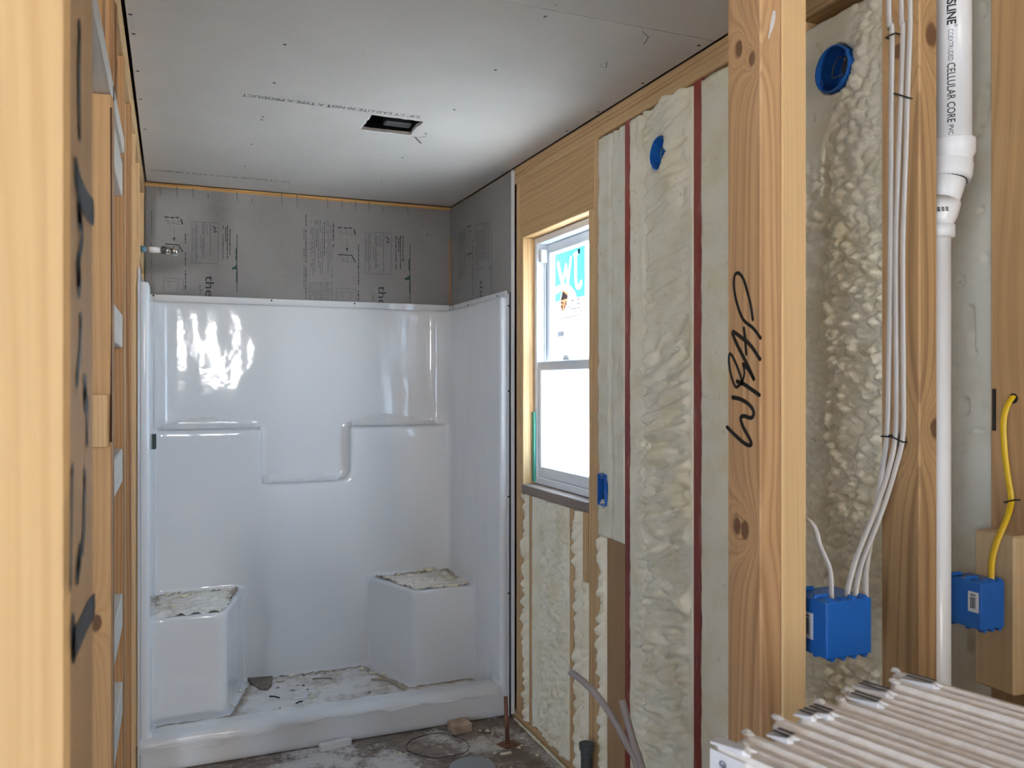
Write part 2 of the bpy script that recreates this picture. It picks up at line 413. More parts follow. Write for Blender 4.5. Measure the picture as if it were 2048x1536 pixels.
rstud('full height pine stud right of the window, next to the blue switch box', 2.6205, 2.658)
rstud('pine jack stud on the right side of the window opening, under the header', 2.6585, 2.6965, z1=2.1145)
rstud('pine jack stud on the left side of the window opening, lit by daylight', 3.3065, 3.344, z1=2.1145)
rstud('full height pine stud left of the window, beside the grey board edge', 3.3445, 3.382)
rstud('short dark pine cripple stud under the left end of the window sill', 3.205, 3.243, z1=1.0115)
rstud('short pine cripple stud under the middle right of the window sill', 2.815, 2.853, z1=1.0115)
rstud('short pine block hanging under the right end of the window sill', 2.706, 2.7445, z0=.755, z1=1.0115)
board('window_header', 'wide pine header board above the window opening', 'header', X0, X1, 2.6585, 3.344, 2.115, 2.3635, M['header'])
board('window_sill_plate', 'weathered grey rough sill board under the window', 'sill', X0-.008, X1, 2.697, 3.306, 1.012, 1.0495, M['sill'])
board('backing_board', 'smooth brown board set in the wall left of the red stud, near the floor', 'board', 1.418, 1.456, 2.437, 2.573, .0385, .942, M['brown_board'])
# left framing behind and back framing
board('top_plate', 'thin strip of pine plate between the ceiling and the grey board on the back wall', 'plate', -.20, 1.4085, 4.2895, 4.375, 2.402, 2.4385, M['pine_x'])

# ------------------------------------------------------------------ spray foam
def nz(x, y, z=0.0): return noise.noise(Vector((x, y, z)))
def crev(u, uc, wdt): return math.exp(-((u-uc)/wdt)**2)
def sm(a, b, x):
    t = min(1, max(0, (x-a)/(b-a))); return t*t*(3-2*t)
def ripple(y, z, s):
    q = nz(y*4, z*5, s+9)
    a = nz(y*6.5+q, z*38+y*11+1.1*q, s); b = nz(y*20, z*85+y*20, s+3)
    return .036*abs(a)**.6+.009*abs(b)**.8
def lumps(y, z, s, k=1.0):
    q1 = nz(y*12, z*12, s)*.5; q2 = nz(y*12, z*12, s+5)*.5
    d = noise.voronoi(Vector((y*26*k+q1, z*36*k+q2, s)))[0]
    d2 = noise.voronoi(Vector((y*60*k+q2, z*70*k+q1, s+2)))[0]
    return .019*(1-min(1, d[0]*1.25)**1.7)+.005*(1-d2[0])
def foam(label, y0, y1, z0, z1, fn, step=.007, rag=(.004, .004), mat='foam', holes=(), base=XW, group=None):
    ny = max(4, int((y1-y0)/step)); nzv = max(6, int((z1-z0)/step)); bm = bmesh.new(); V = []
    sd = y0*7
    for j in range(nzv+1):
        z = z0+(z1-z0)*j/nzv; row = []
        a = y0+rag[0]*(nz(z*14, sd)+.5*nz(z*45, sd)); b = y1+rag[1]*(nz(z*13, sd+4)+.5*nz(z*40, sd+4))
        for i in range(ny+1):
            u = i/ny; y = a+(b-a)*u
            h = fn(u, y, z)
            for hy, hz, ry, rz in holes:
                d = math.hypot((y-hy)/ry, (z-hz)/rz)
                if d < 1: h = -.072
            x = base-h
            zz = z
            if j == nzv: zz = z+.006*nz(y*30, sd)
            row.append(bm.verts.new((min(x, XW+.084), y, zz)))
        V.append(row)
    for j in range(nzv):
        for i in range(ny): bm.faces.new((V[j][i], V[j+1][i], V[j+1][i+1], V[j][i+1]))
    # skirt back to the stud faces
    rim = [V[0][i] for i in range(ny+1)]+[V[j][ny] for j in range(1, nzv+1)]+[V[nzv][i] for i in range(ny-1, -1, -1)]+[V[j][0] for j in range(nzv-1, 0, -1)]
    mid = Vector((0, (y0+y1)/2, (z0+z1)/2))
    back = [bm.verts.new((XW+.08, min(max(v.co.y, y0+.001), y1-.001), min(max(v.co.z, z0+.001), z1-.001))) for v in rim]
    n = len(rim)
    for k in range(n): bm.faces.new((rim[k], rim[(k+1) % n], back[(k+1) % n], back[k]))
    bm.faces.new(back)
    return tag(obj('foam_insulation', bm, M[mat], smooth=True), label, 'insulation', group)

def f_main(u, y, z):
    amp = .5+.6*sm(2.0, 1.25, z)
    uc = .76+.03*nz(z*6, 3)+.014*nz(z*36, 5)
    e = sm(0, .10, u)*(1-sm(.93, 1.0, u))
    body = (-.013+ripple(y, z, 1.5)*amp)*sm(.02, .10, u)
    left = (-.007+ripple(y, z, 8)*.4*(.3+.7*sm(1.9, 1.3, z)))*(1-sm(.86, .95, u))
    t = sm(uc-.03, uc+.03, u); body, left = body*(1-t), left*t
    g = -.030*crev(u, uc, .020)*(.35+1.3*abs(nz(z*14, 1)))-.008*crev(u, .12+.03*nz(z*7, 8), .02)*max(0, nz(z*11, 12))
    top = .016*sm(2.02, 2.10, z)*(.5+.9*nz(y*14, z*14, 2)) if z > 2.0 else 0
    lump = .02*crev(u, .33+.05*nz(z*6, 7), .16)*sm(1.93, 2.02, z)
    fall = .004*nz(y*20, z*20)
    return body+left+g+top*e+lump+fall*e+.0025
foam('rippled cream foam in the stud bay between the two red studs', 2.041, 2.397, .04, 2.353, f_main, .0058,
     rag=(.004, .005), holes=[(2.21, 2.20, .0565, .0565)])
def f_right(u, y, z):
    uc = .28+.05*nz(z*6, 23)+.02*nz(z*36, 25)
    body = (-.008+lumps(y, z, 4, 1.4)*.9)*(1-sm(uc-.02, uc+.1, u))
    return body-.030*crev(u, uc, .022)*(.4+abs(nz(z*10, 3)))+.0022+.002*nz(y*15, z*15)*(1-u)
foam('cream foam strip between the right red stud and the double post', 1.631, 1.997, .04, 2.353, f_right, .008)
def f_lumpy(u, y, z):
    uc = .79+.03*nz(z*5, 31)+.012*nz(z*32, 33)
    am = .55+.5*sm(1.95, 1.7, z)
    body = (-.010+lumps(y, z, 11, 1.35)*1.15*am+.010*nz(y*7, z*7, 3))*sm(0, .05, u)
    left = (-.012+lumps(y, z, 14, 1.5)*.6)*(1-sm(.95, 1, u))
    t = sm(uc-.02, uc+.02, u); h = body*(1-t)+left*t-(.030+.025*nz(z*18, 6))*crev(u, uc, .017)
    m = sm(-.03, .05, u-.49-(2.35-z)*.85+.06*nz(z*12, 4))*sm(1.98, 2.03, z)
    return h*(1-m)+m*(.001+.002*nz(y*12, z*12))
foam('lumpy cream foam bay between the double post and the cable stud', 1.229, 1.591, .04, 2.33, f_lumpy, .0034, holes=[(1.482, 2.206, .0555, .0555)])
PITS = [(P(a, b, X=XW).y, P(a, b, X=XW).z, c, d, e) for a, b, c, d, e in ((1972, 195, .006, .018, .03), (1966, 225, .006, .02, .025), (1957, 262, .004, .008, .02), (1968, 18, .004, .012, .02), (1940, 635, .008, .02, .03), (1944, 660, .005, .035, .025), (1925, 562, .006, .008, .015), (1948, 705, .006, .006, .014), (1930, 812, .007, .014, .025), (1960, 862, .010, .003, .012), (1926, 897, .004, .006, .014), (1911, 738, .005, .008, .012), (1896, 920, .004, .014, .02), (1962, 420, .006, .006, .012), (1945, 1285, .006, .02, .015))]
def f_flat(u, y, z):
    p = nz(y*9, z*9, 41)
    pit = 0
    for py, pz_, ry, rz, dp in PITS: pit = max(pit, dp*math.exp(-((y-py)/ry)**4-((z-pz_)/rz)**4))
    return .001+.003*nz(y*6, z*4, 2)-pit-.018*sm(.5, .58, p)-.012*crev(u, .45+.1*nz(z*3, 6), .03)*max(0, nz(z*6, 9))*2
foam('smoothly trimmed grey foam behind the white drain pipe', .92, 1.189, .04, 2.353, f_flat, .004, mat='foam_cut')
def f_win(u, y, z):
    uc = .5+.06*nz(z*4, 51)
    return .002+.0015*nz(y*20, z*20)-.020*crev(u, uc, .045)*(.35+max(0, nz(z*12, 5))*1.4)-.012*crev(u, .24, .05)*max(0, nz(z*10, 6))
foam('flat trimmed foam above the brown board, right of the window', 2.4375, 2.6195, .945, 2.353, f_win, .006, rag=(.003, .010), mat='foam_cut', holes=[(2.583, 1.11, .030, .060)])
def f_strip(u, y, z): return -.004+ripple(y*1.5, z*.6, 61)*1.1*math.sin(math.pi*u)+.006*nz(z*22, y*8)
foam('narrow wavy foam strip beside the brown board, right of the window', 2.5745, 2.6195, .04, .943, f_strip, .005, rag=(.001, .012))
def f_below(u, y, z):
    uc = .74+.04*nz(z*5, 71)
    return (-.010+(lumps(y, z, 17, 1.2)*.8+ripple(y, z, 19)*.5)*(1-sm(uc, uc+.06, u)))*sm(0, .06, u)*(1-sm(.93, 1, u))-.026*crev(u, uc, .022)*(.4+abs(nz(z*15, 3)))+.003
foam('lumpy foam panel under the window between two cripple studs', 2.854, 3.204, .04, 1.008, f_below, .0065)
foam('ragged foam strip under the right end of the window sill', 2.746, 2.814, .04, 1.008, f_strip, .005, rag=(.010, .0))
foam('ragged foam between the block and the stud, low right of the window', 2.6975, 2.745, .04, .752, f_strip, .005, rag=(.001, .0))
foam('thin foam strip under the left end of the window sill', 3.244, 3.3055, .04, 1.008, f_strip, .005, rag=(.001, .006))

# ------------------------------------------------------------------ window
bm = bmesh.new()
WY0, WY1, WZ0, WZ1 = 2.6985, 3.3045, 1.0515, 2.1135
FX0, FX1 = 1.462, 1.545
win = bpy.data.objects.new('window_1', None); C.objects.link(win); win.location = (1.5, 3.0, WZ0); win['kind'] = 'structure'
def frame(bm, x0, x1, y0, y1, z0, z1, wy, wz0, wz1, bev=.003):
    box(bm, x0, x1, y0, y0+wy, z0, z1, bev); box(bm, x0, x1, y1-wy, y1, z0, z1, bev)
    box(bm, x0, x1, y0+wy, y1-wy, z0, z0+wz0, bev); box(bm, x0, x1, y0+wy, y1-wy, z1-wz1, z1, bev)
frame(bm, FX0, FX1, WY0, WY1, WZ0, WZ1, .026, .030, .030)
box(bm, FX0+.035, FX0+.041, WY0+.026, WY0+.034, WZ0+.03, WZ1-.03); box(bm, FX0+.035, FX0+.041, WY1-.034, WY1-.026, WZ0+.03, WZ1-.03)
obj('window_frame', bm, M['vinyl'], win)
bm = bmesh.new(); frame(bm, 1.468, 1.495, WY0+.027, WY1-.027, WZ0+.031, 1.578, .032, .046, .040); obj('lower_sash', bm, M['vinyl'], win)
bm = bmesh.new(); frame(bm, 1.506, 1.531, WY0+.027, WY1-.027, 1.555, WZ1-.031, .036, .035, .040); obj('upper_sash', bm, M['vinyl'], win)
bm = bmesh.new(); box(bm, 1.480, 1.484, WY0+.06, WY1-.06, WZ0+.078, 1.537); obj('glass_pane', bm, M['glass'], win)
bm = bmesh.new(); box(bm, 1.517, 1.521, WY0+.064, WY1-.064, 1.591, WZ1-.072); obj('glass_pane', bm, M['glass'], win)
bm = bmesh.new(); box(bm, 1.462, 1.475, 2.97, 3.02, 1.579, 1.592, .003); box(bm, 1.466, 1.473, 2.985, 3.03, 1.592, 1.598, .002); obj('sash_lock', bm, M['vinyl'], win)
bm = bmesh.new(); box(bm, 1.472, 1.502, WY1-.052, WY1-.028, 2.005, 2.062, .003); obj('balance_cap', bm, M['vinyl'], win)
# the sticker on the outside of the upper pane, read from behind
SX = 1.5235
stk = empty('window_sticker', (SX, 3.08, 1.62), 'teal and white product sticker on the outside of the upper window pane', 'sticker')
Yv, Zv = Vector((0, 1, 0)), Vector((0, 0, 1))
def sq(bm, y0, y1, z0, z1, x): quad(bm, (x, y0, z0), (x, y1, z0), (x, y1, z1), (x, y0, z1))
def stp(x, y, o=0.0): return (SX-o, 3.222-(x-245)*.000803, 2.035-(y-300)*.000348)
bm = bmesh.new()
for pts, wd in (([(283, 425), (335, 690)], .024), ([(335, 690), (375, 470)], .018), ([(375, 470), (400, 690)], .022), ([(400, 690), (432, 400)], .018),
                (catmull([stp(*p) for p in ((488, 370), (488, 560), (490, 690), (504, 752), (530, 758), (548, 715))], 6), .022), ([(465, 372), (512, 368)], .012),
                (catmull([stp(*p) for p in ((235, 750), (300, 726), (350, 722), (400, 745), (440, 795), (470, 850), (482, 890))], 6), .030)):
    ribbon(bm, [p if len(p) == 3 else stp(*p) for p in pts], wd, (-1, 0, 0), 0)
for p in (((330, 760), (400, 790), (450, 850), (475, 895), (300, 895)),): bm.faces.new([bm.verts.new(stp(*q_)) for q_ in p])
from mathutils.bvhtree import BVHTree
tree = BVHTree.FromBMesh(bm); bm.free(); bm = bmesh.new(); NY, NZ_ = 160, 116; gv = {}
for i in range(NY+1):
    for j in range(NZ_+1): gv[i, j] = bm.verts.new((SX, 2.945+.277*i/NY, 1.833+.202*j/NZ_))
for i in range(NY):
    for j in range(NZ_):
        c = (gv[i, j].co+gv[i+1, j+1].co)/2
        if tree.ray_cast(Vector((c.x+.05, c.y, c.z)), Vector((-1, 0, 0)), .1)[0] is None: bm.faces.new((gv[i, j], gv[i+1, j], gv[i+1, j+1], gv[i, j+1]))
bmesh.ops.delete(bm, geom=[v for v in bm.verts if not v.link_faces], context='VERTS')
obj('teal_panel', bm, M['st_teal'], stk, norm=False)
bm = bmesh.new(); bm.faces.new([bm.verts.new(stp(x, y, .0008)) for x, y in ((335, 745), (405, 800), (400, 870), (385, 950), (350, 1020), (312, 965), (312, 885), (330, 800))])
obj('orange_figure', bm, M['st_orange'], stk, norm=False)
bm = bmesh.new(); bm.faces.new([bm.verts.new(stp(x, y, .0012)) for x, y in ((340, 768), (402, 840), (392, 870), (314, 876))])
obj('dark_print', bm, M['st_dark'], stk, norm=False)
bm = bmesh.new(); sq(bm, 2.985, 3.006, 2.008, 2.028, SX-.0012); obj('house_emblem', bm, M['st_dark'], stk, norm=False)
bm = text_bm('JELD-WEN', Yv, Zv, (SX-.0010, 2.972, 1.788), .040, .232, 0, .012)
for k in range(9): sq(bm, 3.0+.022*k, 3.015+.022*k, 1.758-.0008*k, 1.764-.0008*k, SX-.001)
obj('grey_lettering', bm, M['st_grey'], stk, norm=False)
bm = bmesh.new(); sq(bm, 3.135, 3.195, 1.682, 1.704, SX-.001); obj('small_logo', bm, M['st_grey'], stk, norm=False)
bm = bmesh.new(); box(bm, 1.452, 1.461, 3.285, 3.3045, 1.06, 1.36); tag(obj('flashing_tape', bm, M['teal_tape']), 'teal strip of flashing tape at the lower left edge of the window', 'tape')

# ------------------------------------------------------------------ left wall framing (door opening, blocking, studs)
LX0, LX1 = XL-.089, XL
def lstud(label, y0, y1, z0=.0385, z1=2.3635, mat='pine', name='wall_stud', dx=0):
    return board(name, label, 'stud', LX0+dx, LX1+dx, y0, y1, z0, z1, M[mat])
board('door_header', 'flat whitened pine header across the top of the doorway on the left', 'header', LX0, LX1, .63, 2.45, 2.10, 2.138, M['pale'])
jk = board('jack_stud', 'pine jack stud at the far side of the left doorway, with one dark knot', 'stud', LX0, LX1, 1.953, 1.991, 0.0, 2.0985,
      wood('pine jack lumber', 'bb966a', '9c754c', knots=[(.0443+.0-.030, -.019, .979, .011)], contrast=.7, stain='b58b5c'))
bm = bmesh.new()
for (za, zb, wa, wb_) in ((1.62, 2.07, .0015, .0040), (1.50, 1.62, .0035, .0015), (1.36, 1.50, .0050, .0030)):
    quad(bm, (XL+.0003, 1.9525, za), (XL+.0003, 1.9525, zb), (XL-wb_, 1.9525, zb), (XL-wa, 1.9525, za))
obj('bark_edge', bm, plain('dark bark', '4a2f1c', .9), jk, norm=False)
bm = bmesh.new(); box(bm, LX0+.02, LX1-.006, 1.9395, 1.9525, 1.35, 1.462, .002); tag(obj('shim_block', bm, M['pine']), 'small pine block nailed to the face of the left jack stud', 'block')
lstud('pine stud right behind the doorway jack stud on the left', 1.9915, 2.029, mat='pine_shaded')
lstud('first pine stud of the double stud between the blocked bay and the shower', 2.451, 2.489, mat='pine_shaded')
lstud('second pine stud of the double stud between the blocked bay and the shower', 2.4895, 2.527, mat='pine_grey')
lstud('pine stud in the left wall halfway between the double stud and the shower', 2.86, 2.898, mat='pine_shaded')
lstud('pine stud in the left wall at the front edge of the shower', 3.20, 3.238)
lstud('pine stud in the left wall beside the shower arm', 3.62, 3.658)
lstud('pine stud in the far left corner behind the shower', 4.18, 4.218)
board('top_plate', 'upper pine plate along the top of the left wall, against the ceiling', 'plate', LX0, LX1, .64, 4.285, 2.4025, 2.4395, M['pine_y'])
board('top_plate', 'lower pine plate along the top of the left wall, above the door cripples', 'plate', LX0, LX1, .64, 4.285, 2.364, 2.402, M['pine_y'])
board('sole_plate', 'pine bottom plate on the floor under the left wall studs', 'plate', LX0, LX1, 1.992, 4.285, 0, .038, M['pine_y'])
for k, (y, t) in enumerate(((1.30, 'nearest'), (1.72, 'middle'), (2.12, 'farthest'))):
    board('cripple_stud', t+' short pine stud standing on the header over the left doorway', 'stud', LX0, LX1, y, y+.038, 2.1385, 2.3635, M['pine_shaded'])
for z, t in ((1.985, 'topmost'), (1.580, 'second from the top'), (1.222, 'third from the top'), (.835, 'fourth from the top'), (.60, 'lowest')):
    o = board('blocking', t+' of the whitened blocks between the studs behind the left jack stud', 'block', LX0+.004, LX1-.004, 2.0295, 2.4505, z, z+.0885, M['pale'], 'whitened blocks in the left stud bay')
    if False:
        bm = bmesh.new()
        for j, yy in enumerate((2.10, 2.16, 2.2, 2.26, 2.3, 2.36)):
            quad(bm, (LX1-.0034, yy, z+.04+.01*(j % 2)), (LX1-.0034, yy+.035, z+.04+.01*(j % 2)), (LX1-.0034, yy+.035, z+.055+.01*(j % 2)), (LX1-.0034, yy, z+.055+.01*(j % 2)))
        obj('stamped_print', bm, M['ink_soft'], o, norm=False)

# near post on the left: two pieces of lumber
npst = empty('door_post', (-.094, .553, 0), 'blurred pine post close to the camera on the far left, with black marker strokes', 'post')
bm = bmesh.new(); box(bm, -.138, -.0487, .485, .624, 0, 2.43, .003)
obj('post_board', bm, M['warm'], npst)
bm = bmesh.new()
for st, wd in (([(150, 345), (158, 380), (172, 410), (184, 425)], .012), ([(156, 415), (157, 430)], .013), ([(160, 440), (163, 470), (158, 505), (154, 530)], .006),
               ([(155, 540), (156, 560)], .014), ([(168, 775), (169, 800)], .012), ([(173, 805), (172, 880)], .006), ([(160, 640), (158, 700), (152, 760)], .007),
               ([(168, 955), (167, 1000), (166, 1050), (163, 1095)], .008), ([(158, 1110), (153, 1145)], .010), ([(142, 940), (140, 1050), (138, 1170)], .006),
               ([(186, 1210), (172, 1235), (160, 1262), (146, 1292)], .011), ([(146, 1292), (143, 1262)], .013), ([(157, 60), (156, 150), (157, 260)], .009)):
    pts = [P(x, y, X=-.0487) for x, y in st]
    pts = catmull(pts, 5) if len(pts) > 2 else pts
    ribbon(bm, pts, wd*1.5, (1, 0, 0), .0007)
obj('marker_strokes', bm, M['marker'], npst, norm=False)

# ------------------------------------------------------------------ partition on the right: double post, cable stud, end stud
PY0, PY1 = .98, 1.058
pst = empty('double_post', (.8365, 1.019, 0), 'double pine post at the end of the right partition, marked WRAP in black', 'post')
def pk(x, y): p = P(x, y, X=.7936); return (p.x-.8365, p.y-1.019, p.z)
knots_post = [pk(1478, 97)+(.008,), pk(1504, 117)+(.007,), pk(1474, 1052)+(.009,), pk(1490, 1060)+(.009,)]
bm = bmesh.new(); box(bm, .7936, .8325, PY0, PY1, 0, 2.3635, .0025)
obj('left_board', bm, wood('knotty pine post', 'c49d72', '966e49', knots=knots_post, freq=85, amp=6), pst)
bm = bmesh.new(); box(bm, .8330, .8793, PY0, PY1, 0, 2.3635, .0025); obj('right_board', bm, M['warm'], pst)
bm = bmesh.new()
def zz(pts): return [(1440+x/4.04, 530+y/4.04) for x, y in pts]
for st, wd in (([(330, 590), (270, 510), (190, 440), (140, 310), (115, 180), (120, 90), (150, 65), (190, 110), (225, 220), (250, 320), (268, 440)], .0055),
               ([(325, 760), (250, 650), (180, 590), (105, 540), (130, 620), (190, 740), (240, 840), (275, 920)], .0065), ([(195, 510), (205, 600), (215, 720)], .0055),
               ([(320, 1050), (250, 1000), (190, 960), (140, 940)], .0065), ([(190, 800), (200, 870), (185, 940)], .005), ([(275, 920), (235, 850), (190, 800)], .006),
               ([(185, 960), (160, 870), (110, 750), (80, 720), (75, 790), (95, 900), (130, 985), (170, 960)], .005),
               ([(105, 1070), (170, 1085), (240, 1130), (275, 1190), (255, 1235), (195, 1220), (170, 1240), (190, 1310), (240, 1400), (255, 1450), (215, 1450), (140, 1390), (60, 1310)], .0065)):
    pts = catmull([P(x, y, X=.7936) for x, y in zz(st)], 5)
    ribbon(bm, pts, wd*1.0, (-1, 0, 0), .0007)
obj('handwritten_lettering', bm, M['marker'], pst, norm=False)
bm = bmesh.new(); sp = [P(x, y, Y=PY0) for x, y in ((1548, 22), (1544, 48), (1536, 78))]; ribbon(bm, catmull(sp, 5), .007, (0, -1, 0), .0008, True); obj('white_smear', bm, M['gypsum'], pst, norm=False)

def sk(x, y, **k): p = P(x, y, **k); return (p.x-1.1267, p.y-1.019, p.z)
board('partition_stud', 'pine stud with white cables stapled to it, left of the white drain pipe', 'stud', 1.107, 1.1464, PY0, PY1, .0385, 2.3635,
      wood('cable stud lumber', 'aa885f', '785a3c', knots=[sk(1863, 118, Y=PY0)+(.013,), sk(1803, 930, X=1.107)+(.010,), sk(1870, 905, Y=PY0)+(.010,), sk(1795, 150, X=1.107)+(.008,)], stain='7d5c3c', freq=70))
board('partition_stud', 'wide pine end stud at the right edge, with a hole for the yellow cable', 'stud', 1.368, 1.4085, .80, PY1, .0385, 2.3635,
      wood('end stud lumber', 'ae8b62', '92714c', freq=45, amp=8))
board('sole_plate', 'pine bottom plate on the floor under the right partition', 'plate', .88, 1.367, PY0, PY1, 0, .038, M['pine_x'])
board('top_plate', 'pine plate on top of the right partition studs', 'plate', .79, 1.4085, PY0, PY1, 2.364, 2.402, M['pine_x'])
board('backing_block', 'thick pale pine block nailed to the end stud behind the single blue box', 'block', 1.326, 1.3675, PY0, 1.0575, .951, 1.224, wood('pale pine block', 'c5aa82', 'b1936a', contrast=.5), bev=.004)
bm = bmesh.new(); tube(bm, [P(2026, 797, X=1.3672), P(2026, 797, X=1.3672)+Vector((.0006, 0, 0))], .009, 14); tag(obj('cable_hole', bm, M['staple']), 'dark drilled hole in the end stud where the yellow cable enters', 'hole')
bm = bmesh.new(); box(bm, 1.3625, 1.3675, PY1-.012, PY1-.008, 1.40, 1.475); tag(obj('nail_strip', bm, M['staple']), 'thin black strip standing on the left edge of the end stud', 'strip')

# ------------------------------------------------------------------ electrical
def round_box(label, y, z):
    t = empty('round_box', (XW, y, z), label, 'electrical box')
    bm = bmesh.new(); R = .0525; n = 32; rings = []
    for x, r in ((XW+.060, R*.96), (XW-.010, R), (XW-.010, R-.003), (XW+.056, R*.96-.003)):
        rings.append([bm.verts.new((x, y+r*math.cos(2*math.pi*k/n), z+r*math.sin(2*math.pi*k/n))) for k in range(n)])
    for A, B in zip(rings, rings[1:]):
        for k in range(n): bm.faces.new((A[k], A[(k+1) % n], B[(k+1) % n], B[k]))
    bm.faces.new(rings[0]); bm.faces.new(rings[-1])
    obj('box_body', bm, M['blue'], t, smooth=False)
    for sy in (-1, 1):
        bm = bmesh.new(); a = math.radians(35*sy)
        tube(bm, [(XW-.004, y+sy*.040, z-sy*.022), (XW+.05, y+sy*.040, z-sy*.022)], .006, 10); obj('screw_post', bm, M['blue_dark'], t)
    bm = bmesh.new()
    tube(bm, catmull([(XW+.06, y+.02, z+.03), (XW+.02, y+.005, z+.035), (XW+.006, y+.008, z+.012), (XW+.012, y+.018, z-.012), (XW+.03, y-.002, z+.0), (XW+.012, y-.02, z+.02), (XW+.05, y-.02, z+.03)], 6), .0016, 6)
    obj('wire_loop', bm, M['copper'], t)
    bm = bmesh.new()
    for k in range(3):
        tube(bm, catmull([(XW+.06, y-.01-k*.006, z+.03), (XW+.02, y-.014-k*.007, z+.022), (XW+.008, y-.016-k*.007, z-.008), (XW+.03, y-.012-k*.006, z-.018)], 5), .0022, 6)
    obj('folded_cable', bm, M['abs'], t)
round_box('round blue box in the foam between the two red studs', 2.21, 2.20)
round_box('round blue box in the lumpy foam right of the double post', 1.482, 2.206)
# switch box sunk in the foam
t = empty('switch_box', (XW, 2.583, 1.055), 'slim blue switch box in the foam right of the window sill', 'electrical box')
bm = bmesh.new(); frame(bm, XW-.010, XW+.07, 2.5555, 2.6105, 1.055, 1.165, .003, .003, .003, 0); box(bm, XW+.066, XW+.07, 2.556, 2.61, 1.056, 1.164); obj('box_body', bm, M['blue'], t)
bm = bmesh.new(); box(bm, XW-.011, XW+.01, 2.572, 2.594, 1.148, 1.161, .002); obj('screw_tab', bm, M['blue_dark'], t)
bm = bmesh.new(); box(bm, XW+.01, XW+.05, 2.562, 2.60, 1.07, 1.10); obj('folded_cable', bm, M['abs'], t)

def gang_box(name, label, x0, x1, y0, y1, z0, z1, lab, teeth, flange):
    t = empty(name, ((x0+x1)/2, (y0+y1)/2, z0), label, 'electrical box')
    bm = bmesh.new(); box(bm, x0, x1, y0, y1, z0, z1, .0022, 2)
    n = teeth
    for k in range(n):
        xx = x0+(x1-x0)*(k+.6)/(n+.2)
        for zc, sgn in ((z0, -1), (z1, 1)):
            vs = []
            for yy in (y0+.0004, y0+.012):
                vs.append([bm.verts.new((xx-.0055, yy, zc)), bm.verts.new((xx+.0055, yy, zc)), bm.verts.new((xx+.002, yy, zc+sgn*.0048)), bm.verts.new((xx-.002, yy, zc+sgn*.0048))])
            A, B = vs
            for i in range(4): bm.faces.new((A[i], A[(i+1) % 4], B[(i+1) % 4], B[i]))
            bm.faces.new(A); bm.faces.new(B)
    for yy in (y0+.026, y1-.012):
        box(bm, x0+.002, x0+(x1-x0)*.45, yy, yy+.006, z1-.0002, z1+.006, .001); box(bm, x0+.002, x1-.002, yy, yy+.006, z0-.004, z0+.0002, .001)
    obj('box_body', bm, M['blue'], t)
    bm = bmesh.new(); 
    box(bm, *flange, y1-.02, y1-.005, z0+.02, z1-.02, .001)
    obj('nail_flange', bm, M['blue_dark'], t)
    ly0, ly1, lz0, lz1 = lab; xx = x0-.0003
    bm = bmesh.new(); box(bm, xx-.0002, xx+.0001, ly0, ly1, lz0, lz1); lo = obj('barcode_label', bm, M['label'], t)
    bm = bmesh.new(); rnd = random.Random(3); z = lz0+.006
    wdt = ly1-ly0; yy = ly0+wdt*.28
    while yy < ly1-wdt*.18:
        wd = rnd.choice((.0005, .0009, .0013)); quad(bm, (xx-.0005, yy, lz0+.006), (xx-.0005, yy+wd, lz0+.006), (xx-.0005, yy+wd, lz1-.009), (xx-.0005, yy, lz1-.009)); yy += wd+rnd.choice((.0005, .0009))
    for k in range(5): quad(bm, (xx-.0005, ly0+wdt*(.3+k*.1), lz1-.007), (xx-.0005, ly0+wdt*(.37+k*.1), lz1-.007), (xx-.0005, ly0+wdt*(.37+k*.1), lz1-.004), (xx-.0005, ly0+wdt*(.3+k*.1), lz1-.004))
    obj('barcode', bm, M['ink'], lo, norm=False)
    return t
gang_box('switch_box', 'wide blue two gang box beside the double post, with three white cables', .902, .990, .964, 1.045, 1.073, 1.158, (.992, 1.018, 1.095, 1.135), 4, (.8795, .9022))
gang_box('outlet_box', 'single blue box on the pale block, fed by the yellow cable', 1.2454, 1.302, .98, 1.048, 1.073, 1.152, (.984, 1.004, 1.101, 1.135), 3, (1.3018, 1.3258))

def cable(name, label, pts, r, mat, flat=.5, side=(0, 1, 0), n=8, group=None):
    bm = bmesh.new(); tube(bm, catmull(pts, n), r, 10, flat, side)
    return tag(obj(name, bm, mat, smooth=True), label, 'cable', group)
SX0 = 1.1035
def onst(x, y): return P(x, y, X=SX0)
def at(x, y, X): return P(x, y, X=X)
tops = (2.33,)
def up(p, z): return Vector((p.x, p.y, z))
a0 = onst(1778, 0); b0 = onst(1803, 0); c0 = onst(1820, 0)
cable('electrical_cable', 'white cable stapled along the cable stud, left one of the run', [up(a0, 2.36), up(a0, 2.1), onst(1784, 60), onst(1783, 200), onst(1782, 350), onst(1780, 560), onst(1777, 760), onst(1774, 870), at(1765, 935, 1.092), at(1754, 1010, 1.068), at(1742, 1075, 1.04), at(1732, 1140, 1.008), (.986, .972, 1.158), (.986, .973, 1.12)], .0055, M['wire_white'])
cable('electrical_cable', 'white cable stapled along the cable stud, middle one of the run', [up(b0, 2.36), up(b0, 2.1), onst(1806, 60), onst(1802, 190), onst(1798, 300), onst(1792, 480), onst(1792, 640), onst(1793, 760), onst(1791, 870), at(1777, 940, 1.085), at(1754, 1010, 1.04), at(1728, 1075, 1.0), at(1708, 1130, .975), (.960, .984, 1.158), (.959, .985, 1.12)], .0052, M['wire_white'])
